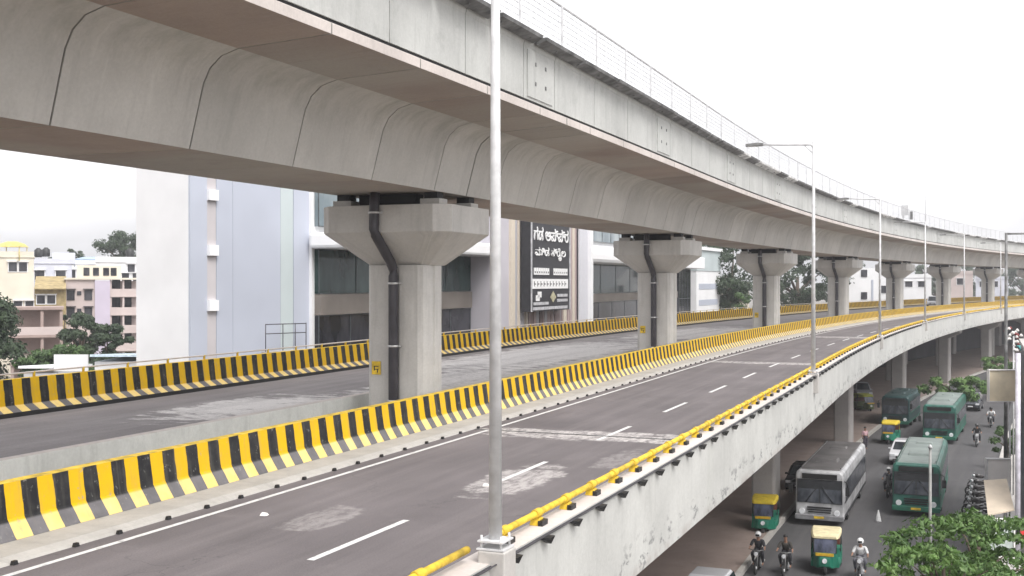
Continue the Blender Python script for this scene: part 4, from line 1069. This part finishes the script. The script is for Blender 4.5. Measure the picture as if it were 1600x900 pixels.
def car(label, loc, rz, col, suv=False, name='car'):
    t = thing(name, label, 'car', loc, rz)
    mt = plain('car_paint_%02d' % int(col[0] * 50), col, .25, 0, .02, 1, coat=.6)
    h = 1.55 if not suv else 1.75; L = 3.9
    sil = [(-1.95, .38), (-1.95, .72), (-1.8, .86), (-1.05, .98), (-.45, h - .10), (-.1, h), (1.15, h - .02), (1.65, h - .35), (1.9, .98), (1.95, .45), (1.7, .28), (-1.7, .28)]
    m = MB(); ins = lambda z: .84 if z < 1.0 else .84 - (z - 1.0) * .30
    m.loft([[(-ins(z) * s_, y * q, z) for y, z in sil] for s_, q in ((1, 1), (.0, 1.0), (-1, 1))], 0); m.build('body', mt, t, None, .05)
    g = glassy('car_glass', (.015, .018, .022), (.05, .055, .06), .06, 1.5)
    m = MB(); m.hexa([(-.68, -1.06, 1.01), (.68, -1.06, 1.01), (.66, -1.0, .97), (-.66, -1.0, .97), (-.58, -.46, h - .09), (.58, -.46, h - .09), (.58, -.4, h - .13), (-.58, -.4, h - .13)]); m.build('windscreen', g, t)
    m = MB(); m.hexa([(-.66, 1.86, 1.02), (.66, 1.86, 1.02), (.66, 1.91, 1.04), (-.66, 1.91, 1.04), (-.58, 1.5, h - .3), (.58, 1.5, h - .3), (.58, 1.64, h - .3), (-.58, 1.64, h - .3)]); m.build('rear_window', g, t)
    for sx in (-1, 1):
        for a, b, c, d in ((-.85, -.4, -.02, -.08), (.06, .1, .85, .8), (.93, .88, 1.5, 1.3)):
            x0, x1 = sx * .845, sx * (.86 - (h - 1.12) * .3)
            m = MB(); m.hexa([(x0 - .01, a, 1.0), (x0 + .012 * sx, a, 1.0), (x0 + .012 * sx, c, 1.0), (x0 - .01, c, 1.0), (x1 - .01, b, h - .12), (x1 + .012 * sx, b, h - .12), (x1 + .012 * sx, d, h - .12), (x1 - .01, d, h - .12)]); m.build('window', g, t)
        m = MB(); m.box((sx * .62, -1.93, .72), (.34, .08, .16)); m.build('headlight', M_hl, t, None, .02)
        m = MB(); m.box((sx * .93, -.85, 1.03), (.16, .1, .12)); m.build('mirror', mt, t, None, .02)
        wheel(t, sx * .76, -1.25, .31, .2); wheel(t, sx * .76, 1.25, .31, .2)
    m = MB(); m.box((0, -1.955, .6), (.8, .04, .14)); m.box((0, -1.96, .42), (1.2, .04, .08)); m.build('grille', M_black, t)
    m = MB(); m.box((0, -1.985, .5), (.45, .012, .1)); m.build('number_plate', M_white2, t)
    return t
def moto(label, loc, rz, col, group='motorcycles on the street', scoot=False):
    t = thing('motorcycle', label, 'motorcycle', loc, rz, group)
    ty = plain('tyre', (.02, .02, .02), .85)
    for y in (-.65, .62):
        m = MB(); n = 18; rg = []
        for i in range(n):
            a = 2 * math.pi * i / n; rg.append([(dx, y + math.cos(a) * rr_, .3 + math.sin(a) * rr_) for dx, rr_ in ((-.05, .26), (0, .31), (.05, .26), (0, .21))])
        st = len(m.v)
        for q in rg: m.v += [Vector(p) for p in q]
        for i in range(n):
            for j in range(4): m.face((st + i * 4 + j, st + ((i + 1) % n) * 4 + j, st + ((i + 1) % n) * 4 + (j + 1) % 4, st + i * 4 + (j + 1) % 4), 0, None, True)
        o = m.build('wheel', ty, t)
        m = MB(); m.tube([(-.06, y, .3), (.06, y, .3)], .06, 8); m.tube([(0, y - .2, .3), (0, y + .2, .3)], .01, 4); m.tube([(0, y, .1), (0, y, .5)], .01, 4); m.build('hub', M_galv, o)
    pm = plain('bike_paint_%02d_%02d' % (int(col[0] * 50), int(col[2] * 50)), col, .3, 0, .02, 1, coat=.4)
    m = MB(); m.tube([(0, -.45, .82), (0, -.25, .86), (0, .05, .78)], [.07, .15, .1], 10); m.box((0, .0, .42), (.22, .42, .34), 0, 0, .8); m.box((0, .55, .62), (.16, .5, .1)); m.build('tank_and_panels', pm, t)
    m = MB(); m.loft([[(-.1, -.02, .76), (.1, -.02, .76), (.1, -.02, .82), (-.1, -.02, .82)], [(-.13, .3, .74), (.13, .3, .74), (.13, .3, .82), (-.13, .3, .82)], [(-.09, .78, .82), (.09, .78, .82), (.09, .78, .9), (-.09, .78, .9)]]); m.build('seat', M_black, t)
    m = MB(); m.tube([(-.06, -.65, .3), (-.06, -.45, .95)], .022, 6); m.tube([(.06, -.65, .3), (.06, -.45, .95)], .022, 6); m.tube([(-.36, -.3, 1.02), (-.1, -.42, 1.0), (.1, -.42, 1.0), (.36, -.3, 1.02)], .018, 6); m.build('fork_and_handlebar', plain('worn_chrome', (.2, .2, .2), .45, .5), t)
    m = MB(); m.tube([(0, -.6, .88), (0, -.48, .88)], [.085, .07], 10); m.build('headlight', M_hl, t)
    m = MB(); m.box((0, -.65, .62), (.12, .42, .03)); m.build('mudguard', M_black, t); m = MB(); m.box((0, .72, .6), (.12, .36, .03)); m.build('mudguard', M_black, t); m = MB(); m.tube([(.12, .0, .25), (.14, .75, .34)], .04, 8); m.build('exhaust', M_galv, t)
    return t
# people: one continuous skinned body, clothes and helmet as children
SKIN = plain('skin', (.27, .15, .10), .6, 0, .05, 4)
def skin_mesh(name, joints, edges, mat, parent, root=0, sub=1):
    me = bpy.data.meshes.new(name); me.from_pydata([j[0] for j in joints], edges, [])
    o = bpy.data.objects.new(name, me); COL.objects.link(o); me.materials.append(mat)
    md = o.modifiers.new('skin', 'SKIN'); md.use_smooth_shade = True
    sv = me.skin_vertices[0].data if me.skin_vertices else None
    if sv is None:
        bm = bmesh.new(); bm.from_mesh(me); bm.verts.layers.skin.verify(); bm.to_mesh(me); bm.free(); sv = me.skin_vertices[0].data
    for i, j in enumerate(joints):
        r = j[1]; sv[i].radius = r if isinstance(r, tuple) else (r, r); sv[i].use_root = (i == root)
    o.modifiers.new('sub', 'SUBSURF').levels = sub; o.modifiers['sub'].render_levels = sub + 1
    o.parent = parent; return o
def person(label, loc, rz, shirt, trou, helmet=None, pose='ride', group=None, skirt=None):
    t = thing('person', label, 'person', loc, rz, group)
    sh = plain('shirt_%02d%02d%02d' % tuple(int(c * 60) for c in shirt), shirt, .8); tr = plain('trousers_%02d%02d%02d' % tuple(int(c * 60) for c in trou), trou, .8)
    if pose == 'ride':
        pel, ch, nk, hd_ = (0, .18, .92), (0, .08, 1.22), (0, .0, 1.42), (0, -.03, 1.58)
        kn, an, to = (.22, -.22, .82), (.2, .05, .38), (.2, -.12, .3)
        shd, el, ha = (.2, .02, 1.36), (.3, -.1, 1.12), (.33, -.3, 1.04)
    else:
        pel, ch, nk, hd_ = (0, 0, .92), (0, 0, 1.22), (0, 0, 1.42), (0, -.02, 1.58)
        kn, an, to = (.11, -.06, .5), (.12, .05, .08), (.12, -.12, .04)
        shd, el, ha = (.19, 0, 1.38), (.25, .05, 1.12), (.24, -.08, .88)
    mir = lambda p: (-p[0], p[1], p[2])
    J = [(pel, (.13, .11)), (ch, (.16, .11)), (nk, .06), (hd_, (.085, .10)), ((hd_[0], hd_[1], hd_[2] + .12), .06)]
    E = [(0, 1), (1, 2), (2, 3), (3, 4)]
    for f in (lambda p: p, mir):
        i = len(J); hipp = (pel[0] + .1, pel[1] - .03, pel[2] - .03)
        J += [(f(hipp), .09), (f(kn), .065), (f(an), .04), (f(to), .035)]; E += [(0, i), (i, i + 1), (i + 1, i + 2), (i + 2, i + 3)]
        i = len(J); fg = (ha[0], ha[1] - .08, ha[2] - .01)
        J += [(f(shd), .06), (f(el), .042), (f(ha), .028), (f(fg), .02)]; E += [(1, i), (i, i + 1), (i + 1, i + 2), (i + 2, i + 3)]
    skin_mesh('body', J, E, SKIN, t)
    # shirt over torso and upper arms; trousers over legs
    J = [((pel[0], pel[1], pel[2] + .02), (.155, .13)), (ch, (.185, .13)), ((nk[0], nk[1] + .01, nk[2] - .07), .09)]; E = [(0, 1), (1, 2)]
    for f in (lambda p: p, mir):
        i = len(J); e2 = tuple(el[k] * .85 + ha[k] * .15 for k in range(3)); J += [(f(shd), .078), (f(e2), .062)]; E += [(1, i), (i, i + 1)]
    skin_mesh('shirt', J, E, sh, t)
    J = [((pel[0], pel[1], pel[2] - .02), (.15, .135))]; E = []
    for f in (lambda p: p, mir):
        i = len(J); hipp = (pel[0] + .1, pel[1] - .03, pel[2] - .03); a2 = tuple(an[k] * .95 + kn[k] * .05 for k in range(3))
        J += [(f(hipp), .11), (f(kn), .085), (f(a2), .06)]; E += [(0, i), (i, i + 1), (i + 1, i + 2)]
    skin_mesh('trousers', J, E, tr, t)
    m = MB(); c = Vector(hd_) + Vector((0, 0, .03))
    hr = .145 if helmet else .108
    zs = [-.6, -.2, .25, .65, .92, 1.0]
    if not helmet: zs = [0.0, .25, .5, .8, 1.0]
    rg = []
    for zz in zs:
        r_ = max(.02, math.sqrt(max(0, 1 - zz * zz))) * hr
        rg.append([(c.x + r_ * math.cos(q * math.pi / 6), c.y + (.015 if helmet else .02) + r_ * 1.1 * math.sin(q * math.pi / 6), c.z + zz * hr) for q in range(12)])
    m.loft(rg, 0, True, True); m.build('helmet' if helmet else 'hair', plain('helmet_%02d' % int(helmet[0] * 60), helmet, .25) if helmet else plain('black_hair', (.012, .01, .01), .6), t)
    if helmet:
        m = MB(); m.box((c.x, c.y - .135, c.z - .01), (.17, .05, .09)); m.build('visor', M_black, t, None, .01)
    return t

# --- placed traffic
def put(x, y): return gnd(x, y)
def nearest_s(p):
    best = None
    s = 20.
    while s < 300:
        q = P(s, 0, 0); th = ax(s)[2]; dd = (p.x - q.x) * math.sin(th) + (p.y - q.y) * math.cos(th)
        if best is None or abs(dd) < best[0]: best = (abs(dd), s)
        s += 1
    return best[1]
def rzp(p): return rz_at(nearest_s(p))
M_bw = plain('bus_white_paint', (.48, .48, .49), .45, 0, .18, 1.4, coat=.2)
M_br = plain('bus_grey_roof', (.12, .113, .112), .6, 0, .15, .7)
M_bg = plain('bus_green_paint', (.022, .12, .09), .45, 0, .2, 1.4, coat=.2)
M_bgr = plain('bus_green_roof', (.20, .235, .22), .6, 0, .12, .6)
p = put(1281, 822); bus('white and grey city bus with a dark split windscreen, nearest bus on the street', p, rzp(p) , M_bw, M_br, 11.5, 2.45, 2.85)
p = put(1432, 808); bus('green city bus with a pale green roof, right of the white bus', p, rzp(p), M_bg, M_bgr, 11, 2.45, 2.85, True)
p = put(1468, 693); bus('green city bus with a pale roof, farther up the street beside the roadside trees', p, rzp(p), M_bg, M_bgr, 11, 2.45, 3.0, True)
p = put(1399, 668); bus('dark teal bus in the shade of the flyover, behind an auto rickshaw', p, rzp(p), plain('teal_paint', (.012, .05, .05), .5), plain('teal_roof', (.03, .06, .06), .6), 8, 2.3, 2.7, True, 5)
M_ag = plain('auto_green_paint', (.01, .16, .10), .45, 0, .06, 3); M_ay = plain('auto_yellow_canvas', (.62, .46, .03), .7, 0, .1, 3); M_ac = plain('auto_cream_canvas', (.66, .58, .36), .7, 0, .1, 3)
p = put(1195, 830); auto('green auto rickshaw with a yellow canopy, left of the white bus', p, rzp(p) + R(6), M_ay, M_ag)
p = put(1291, 890); auto('green auto rickshaw with a cream canopy, in front of the white bus', p, rzp(p) + R(4), M_ac, M_ag)
p = put(1391, 692); auto('green auto rickshaw with a yellow canopy beside the flyover column', p, rzp(p), M_ay, M_ag)
p = put(1351, 643); auto('yellow-green auto rickshaw deep under the flyover edge', p, rzp(p) + R(40), plain('lime_canvas', (.40, .42, .05), .7), plain('olive_paint', (.10, .14, .04), .5))
p = put(1414, 722); car('white hatchback ahead of the green bus, facing the camera', p, rzp(p), (.62, .62, .64))
p = put(1106, 962); car('white car at the bottom edge of the picture, only its roof visible', p, rzp(p), (.70, .70, .72))
p = put(1257, 764); car('black car half hidden between the flyover and the white bus', p, rzp(p), (.015, .016, .02))
p = put(1520, 640); car('dark van-like car far up the street right of the second green bus', p, rzp(p), (.03, .035, .045), True)
p = P(200, -6.2, ZL); car('white car with a dark windscreen on the far carriageway between piers', p, rz_at(200) + R(12), (.66, .66, .68), True)
p = put(1347, 622); car('pale grey car under the flyover behind the yellow-green rickshaw', p, rzp(p) + R(20), (.36, .36, .38), True)
riders = [((1185, 893), (.03, .03, .035), (.02, .02, .025), (.6, .6, .6), (.03, .03, .03), 'black motorcycle ridden toward the camera below the nearer rickshaw', 'person in dark clothes and a white helmet riding at the bottom left of the street'),
          ((1228, 897), (.05, .045, .04), (.03, .03, .03), None, (.05, .05, .05), 'dark motorcycle at the bottom edge right of another rider', 'person in dark clothes without a helmet riding at the bottom edge'),
          ((1345, 905), (.62, .62, .62), (.12, .12, .14), (.75, .75, .75), (.3, .3, .32), 'grey motorcycle right of the cream-topped rickshaw', 'person in a white shirt and white helmet riding right of the cream-topped rickshaw'),
          ((1389, 776), (.10, .10, .12), (.03, .03, .03), (.5, .5, .5), (.04, .04, .05), 'dark motorcycle between the white bus and the green bus', 'person in grey riding between the white bus and the green bus'),
          ((1527, 697), (.02, .02, .02), (.02, .02, .02), (.05, .05, .05), (.45, .45, .45), 'motorcycle with a pale front, alone in the right lane', 'person all in black riding alone in the right lane'),
          ((1549, 667), (.72, .72, .72), (.05, .05, .06), (.03, .03, .03), (.03, .03, .035), 'dark motorcycle farthest up the street on the right', 'person in a bright white shirt riding farthest up the street'),
          ((1456, 800), (.04, .04, .05), (.03, .03, .03), (.8, .8, .8), (.05, .05, .05), 'dark motorcycle close in front of the nearer green bus', 'person with a bright white helmet riding close to the nearer green bus')]
for (xy, shc, trc, hm, bc, l1, l2) in riders:
    p = put(*xy); r_ = rzp(p)
    moto(l1, p, r_, bc); person(l2, p, r_, shc, trc, hm, 'ride', 'motorcycle riders')
p = put(1352, 702); person('person standing by the kerb under the flyover in a pinkish white shirt', p, R(20), (.55, .35, .38), (.06, .05, .07), None, 'stand')
p = put(1373, 815); m = MB(); m.tube([(0, 0, 0), (0, 0, .05), (0, 0, .6)], [.17, .15, .03], 10)
o = m.build('traffic_cone', plain('white_cone', (.55, .55, .55), .6)); o.location = p; tag(o, 'small white traffic cone on the road right of the white bus', 'traffic cone')
# parked motorcycles in a row by the pavement
mc0 = None
for i in range(7):
    s = 62.0 + i * 2.1; p = P(s, 16.5, 0); rz_ = rz_at(s) + R(-62 + 6 * math.sin(i * 2.2))
    lab = ['dark parked motorcycle at the kerb, nearest of the parked row', 'dark parked motorcycle at the kerb, second of the parked row', 'dark parked motorcycle at the kerb, third of the parked row', 'dark parked motorcycle at the kerb, middle of the parked row',
           'dark parked motorcycle at the kerb, fifth of the parked row', 'dark parked motorcycle at the kerb, sixth of the parked row', 'dark parked motorcycle at the kerb, farthest of the parked row'][i]
    if mc0 is None: mc0 = moto(lab, p, rz_, (.04, .035, .035), 'motorcycles parked along the pavement')
    else: copy_tree(mc0, p, rz_, lab)

# ------------------------------------------------------------------ right-hand pavement: shops, boards, poles
def board(name, lab, x0, x1, y0, y1, Z, mat, frame, cat='sign', legs=True, th=.25):
    a = at(x0, y0, Z); b = at(x1, y1, Z); c = Vector(((a.x + b.x) / 2, Z, 0)); t = thing(name, lab, cat, c, R(-4))
    wd = b.x - a.x; h = a.z - b.z; zc = (a.z + b.z) / 2
    m = MB(); m.box((0, 0, zc), (wd, th, h)); m.build('panel', mat, t, None, .02)
    m = MB(); e = .05
    for q in (-1, 1): m.box((q * (wd / 2), -.02, zc), (e, th + .06, h + e)); m.box((0, -.02, zc + q * h / 2), (wd - e, th + .05, e))
    m.build('frame', frame, t)
    if legs:
        m = MB(); m.tube([(wd * .3, .05, 0), (wd * .3, .05, zc - h / 2)], .05, 8); m.build('post', M_galv, t)
    return t
M_bb = plain('beige_flex', (.78, .68, .50), .7, 0, .08, 1.2); M_lb = plain('light_box_white', (.80, .77, .74), .6, 0, .05, 1)
board('signboard', 'large blank beige signboard on a post above the right pavement', 1545, 1587, 578, 627, 60, M_bb, M_lb)
board('signboard', 'blank whitish light box sign above the parked motorcycles', 1542, 1577, 717, 764, 56, M_lb, M_galv)
board('signboard', 'pale green-white board behind the corner tree', 1545, 1583, 812, 870, 44, plain('pale_mint_board', (.52, .58, .55), .6), M_lb)
board('signboard', 'red shop sign at the right picture edge', 1592, 1612, 822, 846, 45, plain('red_sign', (.6, .03, .03), .5), M_black, legs=False)
# sloping awning
a = at(1530, 796, 52); t = thing('awning', 'sloping cream awning on posts below the light box sign', 'awning', Vector((a.x, 52, 0)))
z0 = at(0, 800, 52).z; z1 = at(0, 762, 52).z
m = MB(); m.hexa([(0, -1, z0), (1.2, -1, z0 + .25), (1.9, 1.4, z1 + .1), (.9, 1.6, z1), (0, -1, z0 + .06), (1.2, -1, z0 + .31), (1.9, 1.4, z1 + .16), (.9, 1.6, z1 + .06)]); m.build('sheet', plain('cream_awning', (.66, .56, .44), .7, 0, .08, 1), t)
for x, y in ((.1, -.9), (1.1, -.9), (1.8, 1.2)): m = MB(); m.tube([(x, y, 0), (x, y, z0)], .03, 6); m.build('post', M_galv, t)
# tall dark facade with a white corner post at the right edge
p = at(1598, 600, 50.5)
t = thing('shopfront', 'tall dark violet shopfront at the right picture edge', 'building', Vector((p.x, 50.5, 0)), rz_at(60))
zt_ = at(0, 552, 50.5).z
m = MB(); m.box((3.2, 5.0, zt_ / 2), (6, 10, zt_)); m.build('wall', plain('violet_panel', (.035, .03, .06), .4, 0, .1, .5), t)
for i in range(4):
    m = MB(); m.box((1.2 + i * 1.35, -.03, zt_ * .72), (1.0, .08, 1.6)); m.build('window', M_gdark, t)
m = MB(); m.box((3.2, 5, zt_ + .1), (6.2, 10.2, .2)); m.build('roof', M_slab, t)
p = at(1591, 600, 50); m = MB(); m.tube([(0, 0, 0), (0, 0, at(0, 552, 50).z)], .11, 12); o = m.build('post', plain('pole_white', (.6, .58, .64), .5)); o.location = (p.x, 50, 0); tag(o, 'thick white post beside the dark violet shopfront', 'post')
# shed roofs and a shop row further along the pavement
for i, (s, w_, h, col, lab) in enumerate([(70, 6, 3.2, (.35, .34, .33), 'grey low shop behind the parked motorcycles'), (80, 8, 3.0, (.45, .40, .33), 'beige low shop past the dark shopfront'), (100, 14, 4.5, (.30, .32, .36), 'bluish grey shop far along the right pavement'), (125, 20, 6, (.5, .46, .42), 'cream shop building at the far end of the right pavement')]):
    p = P(s, 22.6, 0); t = thing('shop', lab, 'shop', p, rz_at(s)); mt = plain('shop_wall_%d' % i, col, .8, 0, .1, .6)
    m = MB(); m.box((2.0, w_ / 2, h / 2), (5.2, w_ - .3, h)); m.build('wall', mt, t)
    m = MB(); m.box((1.7, w_ / 2, h + .1), (6.2, w_, .18)); m.build('roof', M_sheet if i % 2 else M_slab, t)
    for k in range(max(1, int(w_ / 3))):
        m = MB(); m.box((-.62, 1.4 + 3 * k, 1.15), (.1, 2.2, 2.2)); m.build('shutter', M_tray if k % 2 else M_gdark, t)
        m = MB(); m.box((-1.0, 1.4 + 3 * k, 2.5), (.9, 2.5, .08)); m.build('awning', [M_sheet, M_bb, M_lb][k % 3], t)
# festoon board and teal awning up at the right edge
p = at(1584, 560, 66)
t = thing('ornament_sign', 'white and red ornamental sign on a post at the right edge above the beige board', 'sign', Vector((p.x, 66, 0)))
zc = at(0, 530, 66).z
m = MB(); m.tube([(0, 0, 0), (0, 0, zc + .2)], .05, 8); m.build('post', M_galv, t)
m = MB(); rr = random.Random(4)
for k in range(26):
    a = rr.uniform(0, 6.28); q = rr.uniform(.25, .95); c = (q * math.cos(a) * .62, rr.uniform(-.15, .15), zc + q * math.sin(a) * .95)
    m.tube([(c[0] - .09, c[1], c[2]), (c[0], c[1], c[2] + .05), (c[0] + .09, c[1], c[2])], [.03, .1, .03], 6, 0 if rr.random() < .7 else 1)
m.build('ornaments', [M_lb, plain('dull_red', (.22, .04, .04), .6)], t)
p = at(1597, 557, 62); t = thing('teal_awning', 'rounded teal awning at the right picture edge', 'awning', Vector((p.x, 62, 0)))
m = MB(); zc = at(0, 572, 62).z; rg = []
for k in range(7):
    a = math.pi / 2 * k / 6; rg.append([(x, -math.cos(a) * 1.0, zc + math.sin(a) * 1.15) for x in (-.3, 2.4)] + [(x, -math.cos(a) * .95 + .05, zc + math.sin(a) * 1.1 - .02) for x in (2.4, -.3)])
m.loft(rg, 0, True, True); m.build('sheet', plain('teal_canvas', (.10, .42, .42), .6), t)
m = MB(); m.tube([(0, 0, 0), (0, 0, zc + 1.0)], .05, 8); m.build('post', M_galv, t)
# dark street mast at the right edge with an arm to the right
p = at(1572, 600, 62); t = thing('street_lamp', 'tall dark street lamp at the right edge with its arm pointing right', 'street lamp', Vector((p.x, 62, 0)))
zt_ = at(0, 364, 62).z
m = MB(); m.tube([(0, 0, 0), (0, 0, zt_)], [.12, .07], 10); m.build('pole', M_tray, t)
m = MB(); m.tube([(0, 0, zt_ - .05), (1.6, 0, zt_ - .02)], .05, 8); m.build('arm', M_tray, t)
m = MB(); m.box((1.9, 0, zt_), (.7, .28, .12)); m.build('lamp_head', M_tray, t)
# slim street pole in front of the nearer green bus
p = at(1454, 700, 40); m = MB(); zt_ = at(0, 700, 40).z
t = thing('street_pole', 'slim pale grey pole in front of the nearer green bus', 'pole', Vector((p.x, 40, 0)))
m.tube([(0, 0, 0), (0, 0, zt_)], [.075, .045], 10); m.build('pole', plain('weathered_pole', (.26, .26, .25), .6), t)
m = MB(); m.tube([(0, 0, zt_), (0, 0, zt_ + .12)], [.09, .02], 10); m.build('cap', M_galv, t)
# debris on the near carriageway
for i, (x, y, lab) in enumerate([(412, 806, 'small white stone on the asphalt near the white edge line'), (759, 760, 'small white stone on the asphalt by the mortar smear')]):
    Z = FPX * 4.2 / (y - HY); m = MB(); m.loft([[(-.07, -.05, 0), (.06, -.06, 0), (.08, .05, 0), (-.05, .06, 0)], [(-.05, -.04, .04), (.05, -.04, .05), (.05, .04, .04), (-.04, .04, .05)]])
    o = m.build('stone', M_lb); o.location = ((x - 800) / FPX * Z, Z, ZR + .005); tag(o, lab, 'stone')
